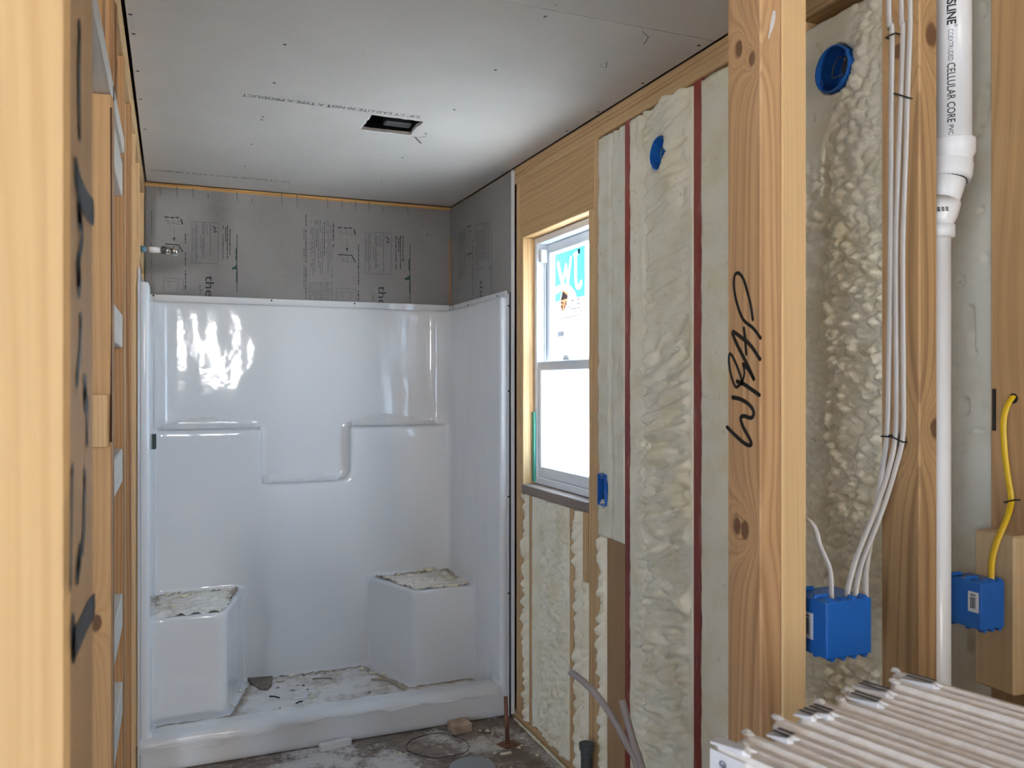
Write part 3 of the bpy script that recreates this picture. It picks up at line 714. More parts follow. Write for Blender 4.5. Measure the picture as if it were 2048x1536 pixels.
cable('electrical_cable', 'white cable stapled along the cable stud, right one of the run', [up(c0, 2.36), up(c0, 2.1), onst(1820, 60), onst(1815, 190), onst(1812, 300), onst(1806, 480), onst(1806, 640), onst(1807, 760), onst(1806, 870), at(1790, 940, 1.094), at(1768, 1010, 1.060), at(1742, 1078, 1.024), at(1722, 1130, .994), (.974, .9805, 1.158), (.974, .981, 1.12)], .005, M['wire_white'])
cable('electrical_cable', 'short white cable arching from the double post into the two gang box', [(.875, 1.075, 1.36), (.885, 1.065, 1.31), at(1622, 1045, .912), at(1640, 1090, .918), at(1660, 1140, .926), (.931, .985, 1.158), (.932, .984, 1.12)], .0048, M['wire_white'])
yh = P(2026, 797, X=1.366)
cable('electrical_cable', 'yellow cable hanging from the end stud into the single blue box', [yh+Vector((.0, .0, .004)), at(2014, 812, 1.352), at(2007, 845, 1.345), at(2009, 900, 1.345), at(2016, 955, 1.35), at(2022, 1000, 1.351), at(2012, 1040, 1.325), at(1995, 1080, 1.306), at(1984, 1120, 1.292), (1.282, .990, 1.155), (1.281, .992, 1.12)], .006, M['wire_yellow'], .6)
def staple(label, x, y, X, n=(0, 1, 0), wd=.016):
    p = P(x, y, X=X); n = Vector(n).normalized(); bm = bmesh.new()
    a, b = p-n*wd/2, p+n*wd/2; bk = Vector((.010, 0, 0)); fr = Vector((-.004, 0, .001))
    tube(bm, [a+bk, a+fr*.6, p+fr, b+fr*.6, b+bk], .0013, 6)
    tag(obj('cable_staple', bm, M['staple']), label, 'staple')
staple('black staple near the top of the left white cable', 1783, 72, SX0-.0035, wd=.020)
staple('black staple on the two right hand white cables, a little below the top', 1804, 192, SX0-.0035, (0, .9, .5), wd=.032)
staple('lower black staple on the left white cable', 1774, 874, SX0-.0035, wd=.020)
staple('lower black staple on the right white cables', 1794, 878, SX0-.0035, (0, .9, .3), wd=.030)
staple('black staple on the yellow cable', 2021, 1003, 1.346, (0, .9, -.3), wd=.022)

# ------------------------------------------------------------------ drain pipe
def zpx(y): return CAMZ+(CY-y)*.000854
t = empty('drain_pipe', (1.227, 1.02, 0), 'white plastic drain pipe with black lettering between the cable stud and the end stud', 'pipe')
PC = Vector((1.227, 1.02, 0)); PR = .0302
def pt(x, z): return Vector((x, 1.02, z))
bm = bmesh.new(); tube(bm, [pt(1.227, zpx(300)), pt(1.227, 2.36)], PR, 32); up_pipe = obj('upper_pipe', bm, M['pvc'], t, smooth=True)
bm = bmesh.new()
def wrap_text(s_, z_top, length, height, ang, bold=0):
    tb = text_bm(s_, (1, 0, 0), (0, 1, 0), (0, 0, 0), height, length, 0, bold)
    bmesh.ops.subdivide_edges(tb, edges=[e for e in tb.edges if e.calc_length() > .004], cuts=2)
    for v in tb.verts:
        z = z_top-v.co.x; a = ang+v.co.y/PR
        v.co = Vector((PC.x-math.cos(a)*(PR+.0006), PC.y-math.sin(a)*(PR+.0006), z))
    return tb
A0 = math.radians(31)      # angle from -X towards the camera side
bm = wrap_text('CRESLINE', zpx(-18), zpx(-18)-zpx(66), .0130, A0-.09, .03)
merge(bm, wrap_text('®', zpx(67), .004, .005, A0+.25))
merge(bm, wrap_text('COEXTRUDED', zpx(75), zpx(75)-zpx(137), .0072, A0-.03))
merge(bm, wrap_text('CELLULAR CORE', zpx(141), zpx(141)-zpx(257), .0118, A0-.08, .008))
merge(bm, wrap_text('PVC', zpx(262), zpx(262)-zpx(281), .0072, A0-.02))
obj('pipe_lettering', bm, M['ink'], up_pipe, norm=False)
def lathe_path(bm, pts, radii, seg=28): tube(bm, pts, 0, seg, radii=radii, side=(0, 1, 0))
bm = bmesh.new(); z = [zpx(v) for v in (284, 287, 312, 318, 326, 332)]
lathe_path(bm, [pt(1.227, z[0]), pt(1.227, z[0]), pt(1.227, z[1]), pt(1.227, z[2]), pt(1.2262, z[3]), pt(1.2262, z[4]), pt(1.226, z[5])], [.030, .0355, .036, .0355, .0325, .0325, .031])
lathe_path(bm, [pt(1.2265, z[4]), pt(1.225, zpx(331)), pt(1.222, zpx(352)), pt(1.2185, zpx(362)), pt(1.2185, zpx(363))], [.031, .0345, .0345, .0335, .026])
obj('reducer_fitting', bm, M['pvc'], t, smooth=True)
bm = bmesh.new(); lathe_path(bm, [pt(1.2190, zpx(358)), pt(1.211, zpx(385)), pt(1.2005, zpx(415))], [.0285, .0275, .0255]); obj('angled_neck', bm, M['pvc'], t, smooth=True)
bm = bmesh.new(); lathe_path(bm, [pt(1.2035, zpx(408)), pt(1.2035, zpx(409)), pt(1.1965, zpx(432)), pt(1.193, zpx(443)), pt(1.1900, zpx(450)), pt(1.1885, zpx(457))], [.027, .0295, .0292, .027, .0245, .0240]); ef = obj('elbow_fitting', bm, M['pvc'], t, smooth=True)
bm = bmesh.new()
for k in range(3):
    for a_ in (34, 46, 58):
        a_ = math.radians(a_); z_ = zpx(427+k*3); rr_ = .0301; cx_ = 1.1975
        quad(bm, *[(cx_-math.cos(a_+da)*rr_, 1.02-math.sin(a_+da)*rr_, z_+dz_) for da, dz_ in ((0, 0), (.15, -.001), (.15, .0008), (0, .0018))])
obj('fitting_print', bm, M['ink'], ef, norm=False)
bm = bmesh.new(); lathe_path(bm, [pt(1.2183, zpx(362.5)), pt(1.2181, zpx(363)), pt(1.2177, zpx(364.5)), pt(1.2176, zpx(365))], [.0285, .0293, .0291, .0285]); obj('glue_line', bm, M['ink'], t)
bm = bmesh.new(); lathe_path(bm, [pt(1.188, zpx(457)), pt(1.188, zpx(458)), pt(1.188, zpx(480)), pt(1.188, zpx(484))], [.025, .0300, .0300, .025]); obj('coupling', bm, M['pvc'], t, smooth=True)
bm = bmesh.new(); lathe_path(bm, [pt(1.188, zpx(470)), pt(1.188, .039)], [.0238, .0238]); obj('lower_pipe', bm, M['pvc'], t, smooth=True)

# ------------------------------------------------------------------ ceiling details
def cz(x, y): return P(x, y, Z=ZC)
scr = [(35,48),(46,114),(558,150),(522,280),(60,240),(70,335),(484,395),(480,405),(445,488),(423,563),(1475,15),(1440,55),(1271,236),(1770,281),(1960,153),(1132,371),(1035,452),(1513,443),(1620,378),(956,533),(1294,583),(885,612),(84,437),(56,370)]
for sx, sy in scr:
    p = cz(240+sx/1.693, sy/1.693); par = ceil if p.y > 1.93 else ceil2
    bm = bmesh.new(); r = .0055
    bm.faces.new([bm.verts.new((p.x+r*math.cos(k*math.pi/5), p.y+r*math.sin(k*math.pi/5), ZC-.0008)) for k in range(10)])
    obj('screw_head', bm, M['dark'], par, norm=False)
a, b = cz(842, 232), cz(484, 187)
L = (a-b).length
bm = text_bm('5/8" CT EASI-LITE 30 NOT A TYPE X PRODUCT', (-1, 0, 0), (0, 1, 0), (a.x, a.y, ZC), .026, L, .0008, .004)
a2, b2 = cz(580, 363), cz(300, 339)
merge(bm, text_bm('5/8" CT EASI-LITE 30 NOT A TYPE X PRODUCT', (-1, 0, 0), (0, 1, 0), (a2.x, a2.y, ZC), .022, (a2-b2).length, .0008, .004))
obj('printed_lettering', bm, M['ink_soft'], ceil, norm=False)
bm = bmesh.new()
for st in (([(825, 273), (838, 275), (852, 272)], .004), ([(830, 274), (842, 286)], .008), ([(1200, 130), (1214, 123), (1212, 135), (1200, 133)], .002), ([(1295, 62), (1301, 74), (1290, 80), (1284, 92)], .002)):
    pass
for pts, wd in (([(825, 273), (838, 275), (852, 272)], .004), ([(830, 274), (842, 286)], .008), ([(1200, 130), (1214, 123), (1212, 135), (1200, 133)], .0025), ([(1285, 62), (1297, 74), (1288, 88)], .0025)):
    ribbon(bm, [cz(*p) for p in pts], wd, (0, 0, -1), .0008)
obj('pencil_mark', bm, M['ink_soft'], ceil, norm=False)
t = empty('fan_housing', ((HX0+HX1)/2, (HY0+HY1)/2, ZC+.014), 'dark metal fan housing seen through the square hole in the ceiling', 'fan housing')
bm = bmesh.new(); a, b, c, d = HX0-.02, HX1+.02, HY0-.02, HY1+.02
box(bm, a, a+.002, c, d, ZC+.014, 2.62); box(bm, b-.002, b, c, d, ZC+.014, 2.62); box(bm, a, b, c, c+.002, ZC+.014, 2.62); box(bm, a, b, d-.002, d, ZC+.014, 2.62); box(bm, a, b, c, d, 2.62, 2.622)
obj('housing_shell', bm, M['dark'], t)
bm = bmesh.new(); box(bm, .70, .715, 2.96, 2.975, 2.46, 2.61); obj('bracket', bm, M['steel'], t)
bm = bmesh.new(); box(bm, .74, .845, 3.04, 3.09, 2.46, 2.52, .004); obj('motor_block', bm, M['abs'], t)
bm = bmesh.new(); vs = []
ed = [(HX0+(HX1-HX0)*k/10, HY1-.003) for k in range(11)]
ribbon(bm, [(x, y+random.uniform(-.004, .004), ZC-.0005) for x, y in ed], .010, (0, 0, -1), .0006)
ribbon(bm, [(HX0+random.uniform(-.003, .004), HY0+(HY1-HY0)*k/8, ZC-.0005) for k in range(9)], .009, (0, 0, -1), .0006)
obj('torn_edge', bm, M['torn'], ceil, norm=False)

# ------------------------------------------------------------------ print on the backer boards
YP = 4.2755
def bp(x, y): return P(x, y, Y=YP)
NB = (0, -1, 0)
def rows(bm, x, y0, y1, wd=2.0, rnd=random.Random(5), nrm=NB, fn=bp, gap=1.4, drop=.12):
    """one illegible line of tiny print running down the board"""
    y = y0
    while y < y1:
        L = rnd.uniform(3, 9)
        if rnd.random() > drop:
            k = rnd.uniform(.6, 1.0)*wd/2
            o = Vector(nrm)*.0007
            quad(bm, fn(x-k, y)+o, fn(x+k, y)+o, fn(x+k, min(y+L, y1))+o, fn(x-k, min(y+L, y1))+o)
        y += L+gap
def line(bm, pts, wd, fn=bp, nrm=NB): ribbon(bm, [fn(*p) for p in pts], wd, nrm, .0007)
soft, hard, green = bmesh.new(), bmesh.new(), bmesh.new()
def panel_print(ox, oy, fn=bp, nrm=NB, up_=(1, 0, 0), sc=1.0, dx=1.0, full=True):
    """one repeat of the board print; the block is given for the copy at x 600..830"""
    f = lambda x, y: fn(ox+(x-600)*dx, oy+y)
    rr = random.Random(11)
    if full:
        rows(hard, 608, 460, 586, 1.3, rr, nrm, f); rows(hard, 612, 430, 600, 2.0, rr, nrm, f)
        for k, (a, b) in enumerate(((440, 536), (455, 552), (440, 555), (441, 496), (440, 536), (440, 548), (455, 545), (444, 512), (440, 516), (440, 545), (450, 537), (443, 558))):
            rows(hard if k in (3, 7) else soft, 622+k*3.8, a, b, 1.7, rr, nrm, f)
        rows(hard, 667, 447, 494, 2.2, rr, nrm, f)
        for k in range(13): rows(soft, 618+k*3.8, 564, 600, 1.6, rr, nrm, f)
    # board drawings and the arrow
    for q in ((676, 455, 683), (688, 456, 694), (698, 456, 703)): line(hard, [(q[0], q[1]), (q[2], q[1]+.5)], .006, f, nrm)
    line(hard, [(708, 460), (711, 469)], .006, f, nrm); line(soft, [(677, 458), (682, 467), (708, 470)], .002, f, nrm)
    for q in (681, 692, 702): line(soft, [(q, 461), (q+3, 464), (q, 466)], .003, f, nrm)
    line(soft, [(694.5, 476), (694.5, 498)], .0018, f, nrm)
    hard.faces.new([hard.verts.new(f(*p)+Vector(nrm)*.0007) for p in ((691.5, 496), (697, 496), (694.5, 504))])
    line(hard, [(677, 509), (704, 511), (711, 524)], .005, f, nrm); line(soft, [(678, 510), (684, 523), (711, 525)], .002, f, nrm)
    for q in (685, 694, 703): line(soft, [(q, 514), (q+3, 518), (q, 521)], .003, f, nrm)
    line(soft, [(674, 577), (712, 579)], .002, f, nrm); line(soft, [(674, 577), (673, 600)], .002, f, nrm); line(soft, [(712, 579), (713, 602)], .002, f, nrm); line(soft, [(680, 583), (706, 585)], .002, f, nrm)
    line(soft, [(682, 583), (686, 596)], .002, f, nrm); line(soft, [(704, 586), (700, 598)], .002, f, nrm)
    rows(hard, 717, 489, 602, 2.2, rr, nrm, f, 1.6, .1)
    # framed notes
    for l in (((730, 464), (784, 467)), ((730, 546), (782, 549)), ((730, 464), (730, 546)), ((783, 470), (782, 545))): line(soft, l, .0022, f, nrm)
    for k, (a, b) in enumerate(((478, 524), (468, 543), (467, 542), (492, 520), (467, 538), (467, 535), (470, 492), (468, 544))):
        rows(soft, 733+(0, 4, 7, 14, 18, 21, 27, 34)[k], a, b, 1.7, rr, nrm, f, 1.2, .05)
    line(hard, [(772, 474), (778, 477), (774, 481)], .005, f, nrm); line(hard, [(774, 485), (779, 484)], .005, f, nrm)
    for x, a, b in ((792, 472, 540), (797.5, 476, 505), (801, 472, 538), (806, 472, 531)): rows(hard, x, a, b, 2.0, rr, nrm, f, 1.0, .05)
    # thin flourish with the leaf
    line(green, [(820, 490), (820, 515), (819.5, 530), (820, 560), (820, 606)], .0035, f, nrm)
    for p in ((819, 524), (819, 536), (820, 570), (820, 580)): line(green, [(p[0], p[1]-5), (p[0]-.6, p[1]), (p[0], p[1]+5)], .007, f, nrm)
    green.faces.new([green.verts.new(f(*p)+Vector(nrm)*.0007) for p in ((820, 547), (817, 553), (809, 557), (811, 561), (816, 559), (819, 562), (820, 558))])
    o = f(757, 572)
    merge(hard, text_bm('the', (0, 0, -1), up_, tuple(o), .040*sc, .103, .0007))
    o = f(744, 590); merge(soft, text_bm('sh', (0, 0, -1), up_, tuple(o), .014*sc, .045, .0007))
panel_print(600, 0)
panel_print(254, -21, full=False)
for x, y, L in ((320, 374, 15), (354, 374, 20), (386, 377, 18), (416, 387, 10), (474, 384, 18), (504, 396, 10), (563, 388, 20), (594, 391, 22), (655, 398, 19), (684, 401, 17), (711, 403, 18), (738, 404, 18), (765, 413, 12), (815, 414, 14)):
    line(soft, [(x, y), (x+.5, y+L)], .0035)
for x0, y0, y1 in ((303, 422, 470), (303, 485, 560), (521, 440, 458), (855, 466, 480)): rows(soft, x0, y0, y1, 1.7)
def rp(x, y): return P(x, y, X=1.3955)
obj('printed_lettering', soft, M['ink_soft'], wb, norm=False); obj('bold_lettering', hard, M['ink'], wb, norm=False); obj('leaf_print', green, M['ink_green'], wb, norm=False)
soft, hard, green = bmesh.new(), bmesh.new(), bmesh.new()
rr = random.Random(2); NR = (-1, 0, 0)
for k in range(9): rows(soft, 918+k*1.6, 466-k*1.2, 560-k*1.0, .8, rr, NR, rp)
line(hard, [(934, 455), (942, 451)], .005, rp, NR); line(soft, [(936, 464), (943, 461)], .003, rp, NR); line(hard, [(934, 510), (943, 506)], .006, rp, NR); line(soft, [(936, 520), (943, 516)], .003, rp, NR)
rows(hard, 945.5, 480, 590, .9, rr, NR, rp)
for l in (((950, 451), (979, 444)), ((953, 539), (968, 534)), ((950, 451), (951, 538)), ((979, 444), (978, 530))): line(soft, l, .003, rp, NR)
for k in range(8): rows(soft, 953+k*2.2, 462-k*.5, 530-k*2, .9, rr, NR, rp)
for x in (968, 971, 974, 977): rows(soft, x, 448, 518, 1.0, rr, NR, rp)
line(green, [(983, 460), (983, 530), (983, 588)], .004, rp, NR); line(green, [(979, 538), (983, 532), (983, 545)], .006, rp, NR)
o = rp(960, 561); merge(hard, text_bm('the', (0, 0, -1), (0, -1, 0), tuple(o), .038, .10, .0007))
obj('printed_lettering', soft, M['ink_soft'], wr, norm=False); obj('bold_lettering', hard, M['ink'], wr, norm=False); obj('leaf_print', green, M['ink_green'], wr, norm=False)

# ------------------------------------------------------------------ shower stall (one moulded unit, grown together and smoothed)
st = empty('shower_stall', (.64, 3.85, 0), 'white one piece shower stall with two corner seats and a stepped wall shelf', 'shower')
SXL, SXR, SYF, SYB = -.112, 1.3925, 3.43, 4.272
IL, IR, IB = -.074, 1.356, 4.236
ZT, ZL, ZN = 1.872, 1.267, .998
def inset(poly, d): return poly
seatL = [(IL-.02, 3.75), (.200, 3.75), (.2216, 3.772), (.33, 4.2), (.34, IB+.01), (IL-.02, IB+.01)]
seatR = [(IR+.02, 3.785), (1.076, 3.785), (1.052, 3.807), (.918, 4.2), (.905, IB+.01), (IR+.02, IB+.01)]
bm = bmesh.new()
box(bm, SXL, IL, SYF, SYB, 0, ZT); box(bm, IR, SXR, SYF, SYB, 0, ZT); box(bm, SXL, SXR, IB, SYB, 0, ZT)
box(bm, SXL, SXR, SYF, SYB, 0, .060); box(bm, SXL, SXR, SYF, SYF+.105, 0, .134)
# flared sides at the front
def fillet(cx, cy, sx, sy, r, z0, z1):
    pts = [(cx, cy)]
    for k in range(9):
        a = math.pi/2*k/8; pts.append((cx+sx*r*(1-math.sin(a)), cy+sy*r*(1-math.cos(a))))
    prism(bm, pts, z0, z1)
fillet(IL, IB, 1, -1, .09, .03, ZT-.001); fillet(IR, IB, -1, -1, .10, .03, ZT-.001)
# lower wall panel with the notch
LY = 4.162
def panel_xz(poly):
    a = [bm.verts.new((x, LY, z)) for x, z in poly]; b = [bm.verts.new((x, IB+.01, z)) for x, z in poly]; n = len(poly)
    for i in range(n): bm.faces.new((a[i], a[(i+1) % n], b[(i+1) % n], b[i]))
    bm.faces.new(a); bm.faces.new(b[::-1])
arcp = [(.834-.055+.055*math.sin(t), ZN+.055-.055*math.cos(t)) for t in [math.pi/2*k/6 for k in range(7)]]
panel_xz([(IL-.01, .03), (IL-.01, ZL), (.405, ZL), (.405, ZN)] + arcp + [(.834, ZL), (IR+.01, ZL), (IR+.01, .03)])
prism(bm, seatL, .03, .505); prism(bm, seatR, .03, .505)
bmesh.ops.recalc_face_normals(bm, faces=bm.faces)
me = bpy.data.meshes.new('stall_tmp'); bm.to_mesh(me); bm.free()
tmp = bpy.data.objects.new('stall_tmp', me); C.objects.link(tmp)
m = tmp.modifiers.new('r', 'REMESH'); m.mode = 'VOXEL'; m.voxel_size = .009
m = tmp.modifiers.new('s', 'SMOOTH'); m.factor = .5; m.iterations = 12
dg = bpy.context.evaluated_depsgraph_get(); dg.update()
full = bpy.data.meshes.new_from_object(tmp.evaluated_get(dg)); bpy.data.objects.remove(tmp); bpy.data.meshes.remove(me)
def inpoly(x, y, poly):
    r = False; n = len(poly)
    for i in range(n):
        x1, y1 = poly[i]; x2, y2 = poly[(i+1) % n]
        if (y1 > y) != (y2 > y) and x < (x2-x1)*(y-y1)/(y2-y1)+x1: r = not r
    return r
def grow(poly, k=.016):
    cx = sum(p[0] for p in poly)/len(poly); cy = sum(p[1] for p in poly)/len(poly)
    return [(cx+(x-cx)*(1+k/.15), cy+(y-cy)*(1+k/.2)) for x, y in poly]
gL, gR = grow(seatL), grow(seatR)
buckets = {}
for p in full.polygons:
    c = p.center
    if c.y < SYF+.012 and (c.x < IL+.004 or c.x > IR-.004): key = 'front_flange_l' if c.x < .5 else 'front_flange_r'
    elif .075 < c.z < .53 and inpoly(c.x, c.y, gL): key = 'seat_left'
    elif .075 < c.z < .53 and inpoly(c.x, c.y, gR): key = 'seat_right'
    elif c.z < .155 and c.y < SYF+.125: key = 'threshold'
    elif c.z < .085: key = 'pan'
    elif LY-.03 < c.y < LY+.004 or (c.y < IB-.004 and c.y > LY-.03 and ZN-.02 < c.z < ZL+.02 and IL+.02 < c.x < IR-.02): key = 'shelf_panel'
    else: key = 'wall_surround'
    buckets.setdefault(key, []).append(p.vertices[:])
base = Vector(st.location)
for key, faces in buckets.items():
    ids = sorted({i for f in faces for i in f}); mp = {i: k for k, i in enumerate(ids)}
    pm = bpy.data.meshes.new(key); pm.from_pydata([full.vertices[i].co-base for i in ids], [], [[mp[i] for i in f] for f in faces])
    for q in pm.polygons: q.use_smooth = True
    try: pm.normals_split_custom_set_from_vertices([full.vertices[i].normal for i in ids])
    except Exception: pass
    pm.materials.append(M['gel'])
    o = bpy.data.objects.new('corner_seat' if key.startswith('seat') else ('front_flange' if key.startswith('front') else key), pm); C.objects.link(o); o.parent = st
bpy.data.meshes.remove(full)
# nailing flange on top of the walls and down the right side
bm = bmesh.new()
box(bm, -.095, 1.386, 4.263, 4.2745, 1.862, 1.905, .002); box(bm, 1.384, 1.3945, 3.45, 4.27, 1.862, 1.90, .002); box(bm, 1.3865, 1.3945, 3.425, 3.455, .0, 1.885, .002)
box(bm, -.1135, -.105, 3.30, 4.26, 1.862, 1.905, .002); box(bm, -.1135, -.108, 3.31, 3.45, 0.0, 1.90, .001)
nf = obj('nailing_flange', bm, M['gel'], st)
bm = bmesh.new()
for x, y in ((307, 591), (543, 601), (709, 607)):
    p = P(x, y, Y=4.262); bm = bmesh.new(); tube(bm, [p, p+Vector((0, -.002, 0))], .0045, 8); obj('screw', bm, M['staple'], nf)
for x, y in ((906, 614), (936, 610), (995, 592)):
    p = P(x, y, X=1.3835); bm = bmesh.new(); tube(bm, [p, p+Vector((-.002, 0, 0))], .0045, 8); obj('screw', bm, M['staple'], nf)
for z in (1.83, 1.45, .98, .55): bm = bmesh.new(); tube(bm, [(1.390, 3.4255, z), (1.390, 3.4235, z)], .004, 8); obj('screw', bm, M['staple'], nf)

bm = bmesh.new(); box(bm, 1.3948, 1.3955, 3.41, 3.425, .01, 1.89); obj('dark_gap', bm, M['staple'], st)
# dusty wrinkled film over seats, ledges, pan and threshold
def sheet(name, poly, z, mat, amp, step=.007, parent=st, curl=0, seed=0):
    xs = [p[0] for p in poly]; ys = [p[1] for p in poly]; bm = bmesh.new(); V = {}
    nx = int((max(xs)-min(xs))/step)+1; ny = int((max(ys)-min(ys))/step)+1
    for i in range(nx+1):
        for j in range(ny+1):
            x = min(xs)+(max(xs)-min(xs))*i/nx; y = min(ys)+(max(ys)-min(ys))*j/ny
            wob = .01*nz(x*20, y*20, seed)
            if inpoly(x+wob, y+wob, poly): V[i, j] = bm.verts.new((x, y, z+amp*(abs(nz(x*16+y*9, y*34, seed))+.5*abs(nz(x*40, y*50, seed)))))
    for i in range(nx):
        for j in range(ny):
            k = [(i, j), (i+1, j), (i+1, j+1), (i, j+1)]
            if all(q in V for q in k): bm.faces.new([V[q] for q in k])
    bmesh.ops.delete(bm, geom=[v for v in bm.verts if not v.link_faces], context='VERTS')
    lay = bm.verts.layers.float.new('dust'); cur = [v for v in bm.verts if v.is_boundary]; seen = set(cur); lv = 0
    while cur and lv < 9:          # settled dirt along the rim of the sheet
        for v in cur: v[lay] = max(0.0, 1-lv*.12) * (sm(.25, .6, (v.co.y-min(ys))/(max(ys)-min(ys))) if z > .3 else (1.0 if v.co.y > 3.7 else .3))
        nx_ = {e.other_vert(v) for v in cur for e in v.link_edges} - seen
        seen |= nx_; cur = list(nx_); lv += 1
    return obj(name, bm, M[mat], parent, smooth=True)
sheet('seat_film', [(IL+.002, 3.757), (.208, 3.757), (.305, 4.165), (IL+.002, 4.165)], .503, 'dirt_seat', .022, seed=1)
sheet('seat_film', [(IR-.012, 3.805), (1.075, 3.805), (.95, 4.15), (IR-.012, 4.16)], .503, 'dirt_seat', .022, seed=2)
sheet('torn_film', [(.50, 3.80), (.56, 3.78), (.60, 3.84), (.57, 3.90), (.51, 3.88)], .072, 'film', .02, seed=9)
sheet('pan_film', [(IL+.01, SYF+.115), (IR-.01, SYF+.115), (IR-.01, 3.78), (1.03, 3.78), (.89, 4.15), (.35, 4.15), (.235, 3.745), (IL+.01, 3.745)], .0625, 'dirt', .006, seed=3)
# film strips standing on the ledges
def ledge_film(x0, x1, z, h, seed, lean=.02):
    bm = bmesh.new(); n = 30; V = []
    for i in range(n+1):
        x = x0+(x1-x0)*i/n; t = i/n
        hh = h*(.35+.65*math.sin(math.pi*min(1, t*1.1+.05)))*(1+.25*nz(x*25, seed))
        col = []
        for k in range(5):
            s_ = k/4
            col.append(bm.verts.new((x+.004*nz(x*40, s_*4, seed), 4.150+.05*s_+.007*nz(x*30, s_*5, seed+3), z+.003+hh*s_*s_+.005*abs(nz(x*34, s_*6, seed)))))
        V.append(col)
    for A, B in zip(V, V[1:]):
        for k in range(4): bm.faces.new((A[k], A[k+1], B[k+1], B[k]))
    obj('ledge_film', bm, M['film'], st, smooth=True)
ledge_film(-.03, .40, ZL, .050, 3); ledge_film(.845, 1.28, ZL, .058, 8); ledge_film(.41, .77, ZN, .056, 12)
bm = bmesh.new(); V = []
for i in range(121):        # film folded over the threshold lip
    x = -.115+(1.355+.115)*i/120; col = []
    drop = .014+.03*max(0, nz(x*2.2, 5))+.030*(1-sm(.0, .5, x))+.012*nz(x*9, 2)
    for k, (yy, zz_) in enumerate(((SYF+.10, .140), (SYF+.05, .142), (SYF+.004, .139), (SYF-.008, .125), (SYF-.012-.010*nz(x*6, 2), .125-drop*.5), (SYF-.008-.02*abs(nz(x*5, 7)), .125-drop))):
        col.append(bm.verts.new((x, yy-.004*abs(nz(x*18, k)), zz_+.006*nz(x*11, k*1.3, 4))))
    V.append(col)
for A, B in zip(V, V[1:]):
    for k in range(5): bm.faces.new((A[k], A[k+1], B[k+1], B[k]))
obj('threshold_film', bm, M['film'], st, smooth=True)
bm = bmesh.new(); box(bm, IL-.002, IL+.014, 3.90, 3.985, 1.20, 1.262, .002); tag(obj('green_tag', bm, plain('dark green tag', '173b34', .5)), 'small dark green tag at the left end of the shower shelf', 'tag')
# shower arm stub
board('blocking', 'pine backing block behind the metal shower stub in the left wall', 'block', LX0, LX1, 3.659, 4.179, 1.99, 2.08, M['pine_y'])
t = empty('plumbing_stub', (-.1155, 3.72, 2.035), 'short metal shower pipe stub sticking out of the left wall above the stall', 'pipe')
def sa(x): return (x, 3.72, 2.035-.02*max(0, x+.05))
bm = bmesh.new(); tube(bm, [sa(-.115), sa(-.03)], .0105, 14); obj('stub_pipe', bm, M['steel'], t, smooth=True)
bm = bmesh.new(); tube(bm, [sa(-.114), sa(-.095)], .0125, 14); obj('blue_sleeve', bm, plain('grey blue sleeve', '5f8ea6', .5), t, smooth=True)
bm = bmesh.new(); tube(bm, [sa(-.085), sa(-.075), sa(-.055), sa(-.04)], 0, 14, radii=[.011, .0135, .013, .0115]); obj('thread_tape', bm, M['pvc'], t, smooth=True)
bm = bmesh.new(); tube(bm, [sa(-.036), sa(-.035), sa(-.022), sa(-.021)], 0, 14, radii=[.011, .0165, .0165, .012]); obj('dark_nut', bm, M['abs'], t)
bm = bmesh.new(); tube(bm, [sa(-.021), sa(-.018), sa(-.008), sa(-.004), sa(.004)], 0, 16, radii=[.011, .015, .015, .011, .011]); tube(bm, [sa(.004), sa(.005), sa(.018), sa(.026), sa(.029)], 0, 16, radii=[.012, .020, .021, .016, .006]); obj('chrome_cap', bm, plain('chrome', 'c9c7c2', .18, Metallic=1.0), t, smooth=True)

# ------------------------------------------------------------------ floor things
def fz(x, y): return P(x, y, Z=0)
p = fz(1015, 1490); t = empty('anchor_rod', p, 'rusty steel rod with a square foot plate standing on the floor by the shower corner', 'rod')
bm = bmesh.new(); tube(bm, [p+Vector((0, 0, .004)), p+Vector((-.004, .01, .195))], .0085, 12); obj('rod', bm, M['rust'], t, smooth=True)
bm = bmesh.new(); u = Vector((.92, .38, 0)); v = Vector((-.38, .92, 0)); obox(bm, p-u*.032-v*.032, u, v, Vector((0, 0, 1)), .064, .064, .005); obj('foot_plate', bm, M['rust'], t)
t = empty('pipe_stub', (1.352, 2.60, 0), 'capped charcoal pipe stub rising from the floor beside the right wall', 'pipe')
bm = bmesh.new(); tube(bm, [(1.352, 2.60, 0), (1.352, 2.60, .175)], .021, 18); obj('stub_pipe', bm, M['abs'], t, smooth=True)
bm = bmesh.new(); tube(bm, [(1.352, 2.60, .172), (1.352, 2.60, .173), (1.352, 2.60, .19), (1.352, 2.60, .196), (1.352, 2.60, .218), (1.352, 2.60, .219)], 0, 18, radii=[.02, .022, .022, .026, .028, .02]); obj('cap', bm, plain('dark cap', '4a4d50', .5), t)
def q(x, y, d):
    r = ray(x, y); return Vector((r.x*d, r.y*d, CAMZ+r.z*d))
lo = q(1275, 1536, 1.95)
pa = [q(1140, 1343, 2.05), q(1165, 1362, 2.05), q(1195, 1392, 2.04), q(1228, 1440, 2.02), q(1254, 1490, 1.99), q(1276, 1540, 1.96), Vector((lo.x+.03, lo.y-.04, .35)), Vector((lo.x+.05, lo.y-.05, 0))]
bm = bmesh.new(); tube(bm, catmull(pa, 7), .0085, 12); tag(obj('flexible_tubing', bm, M['pex'], smooth=True), 'long grey plastic tube arching left in front of the right wall', 'tubing')
pb = [q(1244, 1400, 1.94), q(1256, 1445, 1.92), q(1270, 1495, 1.90), q(1285, 1540, 1.88), Vector((lo.x+.02, lo.y-.14, .35)), Vector((lo.x+.03, lo.y-.18, 0))]
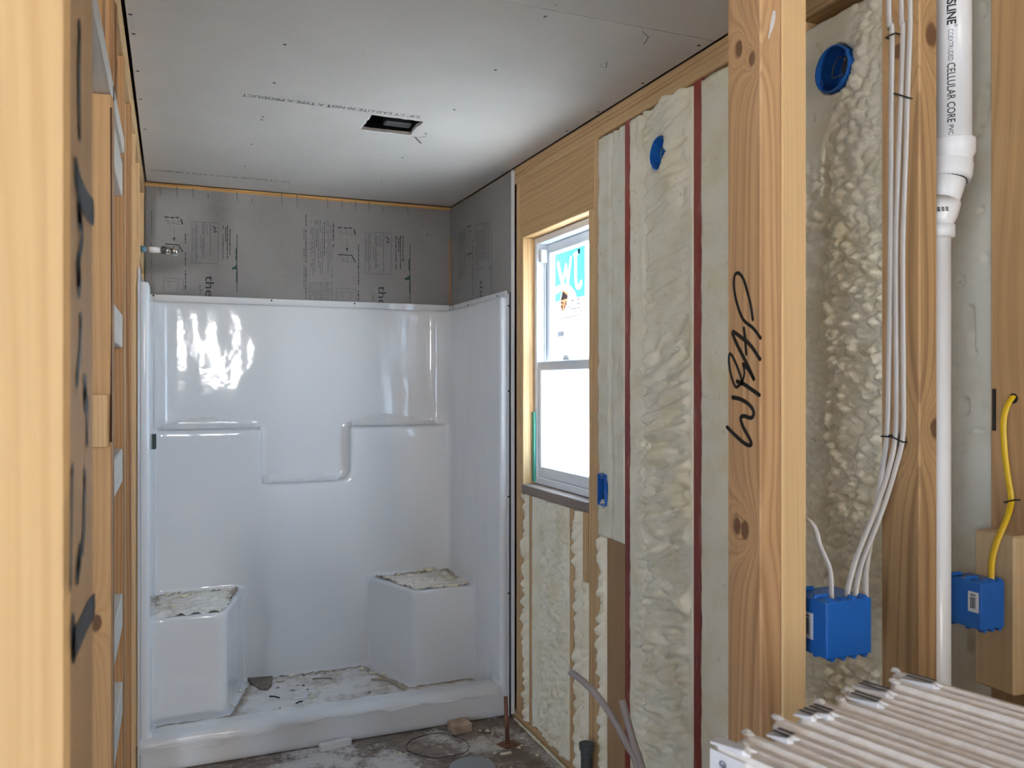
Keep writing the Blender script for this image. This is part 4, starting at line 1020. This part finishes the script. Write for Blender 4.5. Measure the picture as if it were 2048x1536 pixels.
bm = bmesh.new(); tube(bm, catmull(pb, 7), .0085, 12); tag(obj('flexible_tubing', bm, M['pex'], smooth=True), 'short grey plastic tube standing beside the longer arching one', 'tubing')
# foam bead along the sole plate
bm = bmesh.new(); bp_ = [(1.402-.004*abs(nz(y*9, 3)), y, .006) for y in [3.38-.012*k for k in range(80)]]
tube(bm, bp_, .006, 8, radii=[.005+.005*abs(nz(y*21, 8)) for _, y, _ in bp_]); tag(obj('foam_bead', bm, M['crumb'], smooth=True), 'thin bead of foam along the floor at the foot of the right wall', 'foam')
def chunk(name, label, cat, at_, sx, sy, sz, rot, mat, group=None, jag=.15, seed=0, bev=.0):
    rnd = random.Random(seed); bm = bmesh.new()
    bmesh.ops.create_icosphere(bm, subdivisions=2, radius=.5) if bev < 0 else box(bm, -.5, .5, -.5, .5, 0, 1, .06)
    for v in bm.verts:
        n = noise.noise(v.co*2.3+Vector((seed*3.1, 0, 0))); v.co *= 1+jag*n
        if bev < 0: v.co.z = max(v.co.z+.35, 0)
    R = Matrix.Rotation(rot, 3, 'Z')
    for v in bm.verts: v.co = R @ Vector((v.co.x*sx, v.co.y*sy, max(0, v.co.z)*sz)) + at_
    return tag(obj(name, bm, mat, smooth=bev < 0), label, cat, group)
chunk('wood_offcut', 'small pale wood offcut on the floor in front of the shower threshold', 'wood', fz(912, 1452)+Vector((.0, -.05, 0)), .085, .075, .036, .1, M['chip_wood'], jag=.03, seed=1)
chunk('drywall_scrap', 'narrow white drywall scrap lying against the foot of the shower threshold', 'scrap', fz(668, 1489)+Vector((0, -.03, 0)), .13, .03, .026, .16, M['gypsum'], jag=.05, seed=2)
chunk('wood_splinter', 'flat pale stick on the floor beside the rusty rod', 'wood', fz(1012, 1508), .045, .012, .006, .0, M['crumb'], jag=.05, seed=3)
p = fz(945, 1540)
t = empty('lid', p, 'round grey lid lying on the floor at the bottom of the picture', 'lid')
bm = bmesh.new(); tube(bm, [p, p+Vector((0, 0, .001)), p+Vector((0, 0, .012)), p+Vector((0, 0, .014))], 0, 32, radii=[.088, .09, .089, .082], caps=True); obj('lid_disc', bm, plain('grey plastic lid', '8d9092', .5), t)
pts = []
for k in range(44):
    a = 2*math.pi*1.1*k/40+2.6; x = 875+62*math.cos(a)*(1+.05*math.sin(3*a)); y = 1494+24*math.sin(a)+.7*math.sin(5*a)
    pp = fz(x, y); pts.append(pp+Vector((0, 0, .004+.003*abs(math.sin(2.3*a)))))
bm = bmesh.new(); tube(bm, pts, .0016, 6); tag(obj('wire_coil', bm, M['staple'], smooth=True), 'loop of thin dark wire lying on the dusty floor', 'wire')
fl = [(960, 1462), (985, 1470), (975, 1463), (1045, 1478), (1038, 1497), (1043, 1492), (880, 1447), (935, 1452), (800, 1508), (1075, 1512), (990, 1508), (975, 1522)]
for k, (x, y) in enumerate(fl):
    chunk('foam_crumb', 'small cream foam crumb lying on the dusty floor', 'crumb', fz(x, y), random.uniform(.008, .024), random.uniform(.008, .018), random.uniform(.006, .012), k, M['crumb'], 'foam crumbs on the floor', .4, k, -1)
def pz(x, y): return P(x, y, Z=.068)
o = bmesh.new()
poly = [pz(x, y) for x, y in ((495, 1362), (545, 1358), (543, 1372), (537, 1379), (521, 1379), (508, 1370))]
lo_ = [o.verts.new(v) for v in poly]; hi_ = [o.verts.new(v+Vector((0, 0, .006+.01*(i < 2)))) for i, v in enumerate(poly)]
for i in range(6): o.faces.new((lo_[i], lo_[(i+1) % 6], hi_[(i+1) % 6], hi_[i]))
o.faces.new(lo_[::-1]); o.faces.new(hi_)
tag(obj('cardboard_scrap', o, M['card']), 'torn piece of brown cardboard at the back left of the shower pan', 'cardboard')
def stick(label, a, b, r, mat, name='twig', cat='stick'):
    bm = bmesh.new(); A, B = pz(*a)+Vector((0, 0, r)), pz(*b)+Vector((0, 0, r)); tube(bm, [A, (A+B)/2+Vector((0, .002, .002)), B], r, 7); tag(obj(name, bm, mat, smooth=True), label, cat)
stick('dark stick in the shower pan below the brown cardboard', (539, 1394), (559, 1397), .0032, M['staple'])
stick('dark screw lying in the middle of the shower pan', (592, 1408), (605, 1404), .0032, M['staple'], 'screw', 'screw')
stick('thin brown splinter near the back of the shower pan', (625, 1359), (664, 1358), .0028, M['card'], 'wood_splinter', 'splinter')
pts = catmull([pz(742, 1362), pz(765, 1361), pz(785, 1366), pz(805, 1380), pz(812, 1380)], 6)
bm = bmesh.new(); tube(bm, [v+Vector((0, 0, .007)) for v in pts], .0055, 8); tag(obj('plastic_tube', bm, plain('dull beige plastic', 'a39a85', .5), smooth=True), 'short bent beige tube in the shower pan by the right seat', 'tubing')
tub = [(559, 1363), (566, 1361), (480, 1383), (466, 1412), (620, 1389), (628, 1394), (661, 1343), (678, 1349), (726, 1347), (741, 1347), (750, 1347), (767, 1349), (845, 1380), (724, 1339), (640, 1383), (583, 1354), (515, 1360)]
for k, (x, y) in enumerate(tub):
    chunk('foam_crumb', 'small cream foam crumb lying in the shower pan', 'crumb', pz(x, y), random.uniform(.014, .042), random.uniform(.012, .026), random.uniform(.010, .020), k*1.3, M['crumb'], 'foam crumbs in the shower pan', .45, k+30, -1)
for k, (x, y) in enumerate([(563, 1352), (607, 1351), (632, 1348), (650, 1347), (668, 1342), (595, 1371), (607, 1371), (556, 1375), (585, 1381), (560, 1417), (550, 1420), (615, 1379), (738, 1386), (766, 1356), (529, 1428)]):
    chunk('dirt_clod', 'small dark bit of dirt lying in the shower pan', 'dirt', pz(x, y), random.uniform(.008, .030), random.uniform(.005, .012), .0035, k*1.9, M['card'], 'dirt bits in the shower pan', .4, k+60, -1)
def sz_(x, y): return P(x, y, Z=.520)
for k, (x, y) in enumerate([(365, 1192), (372, 1190), (385, 1187), (348, 1210), (335, 1188), (395, 1184)]):
    chunk('foam_crumb', 'small cream foam crumb lying on the left shower seat', 'crumb', sz_(x, y)-Vector((0, 0, .006)), random.uniform(.014, .03), random.uniform(.01, .02), .014, k, M['crumb'], 'foam crumbs on the left seat', .45, k+80, -1)
for k, (x, y) in enumerate([(858, 1139), (872, 1141), (848, 1138), (900, 1156), (912, 1170), (880, 1148), (797, 1148), (835, 1142), (866, 1137), (905, 1171)]):
    chunk('foam_crumb', 'small cream foam crumb lying on the right shower seat', 'crumb', sz_(x, y)-Vector((0, 0, .006)), random.uniform(.016, .04), random.uniform(.012, .025), .016, k, M['crumb'], 'foam crumbs on the right seat', .45, k+95, -1)

# ------------------------------------------------------------------ drywall sheets standing on edge
U = Vector((.3139, -.9495, 0)); V_ = Vector((.9495, .3139, 0)); ZS = 1.2195
N_ = 18; P0 = P(1424, 1483, Z=ZS); P1 = P(1790, 1336, Z=ZS)
V_ = Vector((P1.x-P0.x, P1.y-P0.y, 0)); pitch = V_.length/N_; V_.normalize(); U = Vector((V_.y, -V_.x, 0))
ords = ['nearest', 'second', 'third', 'fourth', 'fifth', 'sixth', 'seventh', 'eighth', 'ninth', 'tenth', 'eleventh', 'twelfth', 'thirteenth', 'fourteenth', 'fifteenth', 'sixteenth', 'seventeenth', 'farthest']
rnd = random.Random(4)
tape_at = {0: (0, .03), 3: (.0, .018), 7: (.005, .022), 11: (-.002, .03), 13: (0, .032), 16: (.01, .03), 6: (.0, .015)}
offs = [0, .012, .004, .018, .01, .0, .012, .006, .014, .0, .010, .014, .0, .002, .008, .018, .012, .004]
for k in range(N_):
    off = offs[k]; o0 = P0+V_*(pitch*k)+U*off; o0.z = 0; th = pitch*.90
    lab = ('%s drywall sheet from the camera side of the upright stack at lower right' % ords[k]) if k < N_-1 else 'farthest drywall sheet of the upright stack, next to the studs'
    t = empty('drywall_sheet', o0, lab, 'drywall', 'drywall sheets standing in the lower right stack')
    bm = bmesh.new(); Lg = 2.2
    # tapered paper edge: rounded top profile swept along the sheet
    prof = [(0, 0), (th, 0), (th, ZS-.010), (th*.95, ZS-.0045), (th*.78, ZS-.0006), (th*.30, ZS), (th*.08, ZS-.004), (0, ZS-.010)]
    dz = rnd.uniform(-.003, .001)
    rings = []
    for s_ in [0, .004] + [Lg*i/10 for i in range(1, 11)]:
        wob = .0003*nz(s_*3, k*2.2)
        rings.append([bm.verts.new(o0+U*s_+V_*(a+wob)+Vector((0, 0, b+(dz if b else 0)-(.003 if s_ == 0 and b else 0)))) for a, b in prof])
    for A, B in zip(rings, rings[1:]):
        for i in range(8): bm.faces.new((A[i], A[(i+1) % 8], B[(i+1) % 8], B[i]))
    bm.faces.new(rings[0]); bm.faces.new(rings[-1])
    bd = obj('board', bm, [M['edge'], M['kraft']], t)
    for f in bd.data.polygons:
        if f.center.z < ZS-.02 and abs(f.normal.dot(V_)) > .7: f.material_index = 1
    if k in tape_at:
        s0, L = tape_at[k]; zt = ZS+dz+.0012; bm = bmesh.new()
        # torn end of printed tape lying over the top edge
        pts = [(s0-.002, 0), (s0+L*.9, 0), (s0+L*1.05, .3), (s0+L*.85, .55), (s0+L, 1.0), (s0-.003, 1.0)]
        lo_ = [bm.verts.new(o0+U*a+V_*(b*th)+Vector((0, 0, zt-.0006))) for a, b in pts]; hi_ = [bm.verts.new(v.co+Vector((0, 0, .0012+.003*(i in (1, 3))))) for i, v in enumerate(lo_)]
        for i in range(6): bm.faces.new((lo_[i], lo_[(i+1) % 6], hi_[(i+1) % 6], hi_[i]))
        bm.faces.new(lo_[::-1]); bm.faces.new(hi_)
        tp = obj('end_tape', bm, M['tape'], t)
        if k not in (0,):
            bm = bmesh.new()
            for a, b in ((.1, .42), (.58, .92)):
                vs = [o0+U*(s0+L*.08)+V_*(a*th), o0+U*(s0+L*.82)+V_*(a*th), o0+U*(s0+L*.86)+V_*(b*th), o0+U*(s0+L*.06)+V_*(b*th)]
                bm.faces.new([bm.verts.new(v+Vector((0, 0, zt+.0042))) for v in vs])
            obj('tape_stripe', bm, M['navy'], tp, norm=False)
    # broken paper at the sheet end
    if k in (1, 4, 5, 9, 10, 12, 14, 15, 17, 2):
        bm = bmesh.new(); c = o0+Vector((0, 0, ZS+dz))
        bmesh.ops.create_icosphere(bm, subdivisions=2, radius=.5)
        for v in bm.verts:
            v.co *= 1+.5*noise.noise(v.co*3+Vector((k*2.0, 0, 0)))
            v.co = c+U*(v.co.x*.010+.001)+V_*(v.co.y*th*.5+th*.5)+Vector((0, 0, max(v.co.z, -.2)*.005))
        obj('torn_paper', bm, M['torn'], t)
    if k == 0:
        bm = bmesh.new(); n_ = -V_
        obox(bm, o0+n_*.0012+Vector((0, 0, .2))-U*.001, U, Vector((0, 0, 1)), V_, .031, ZS-.205, .001); tp = obj('end_tape', bm, M['tape'], t)
        org = o0+n_*.0014
        bm = text_bm('M BOND', (0, 0, 1), -U, tuple(org+U*.014+Vector((0, 0, ZS-.029))), .0058, .019, .0004, .03)
        merge(bm, text_bm('GER', (0, 0, 1), -U, tuple(org+U*.026+Vector((0, 0, ZS-.027))), .0045, .009, .0004, .03))
        obj('tape_lettering', bm, plain('blue tape ink', '3c4668', .5), tp, norm=False)
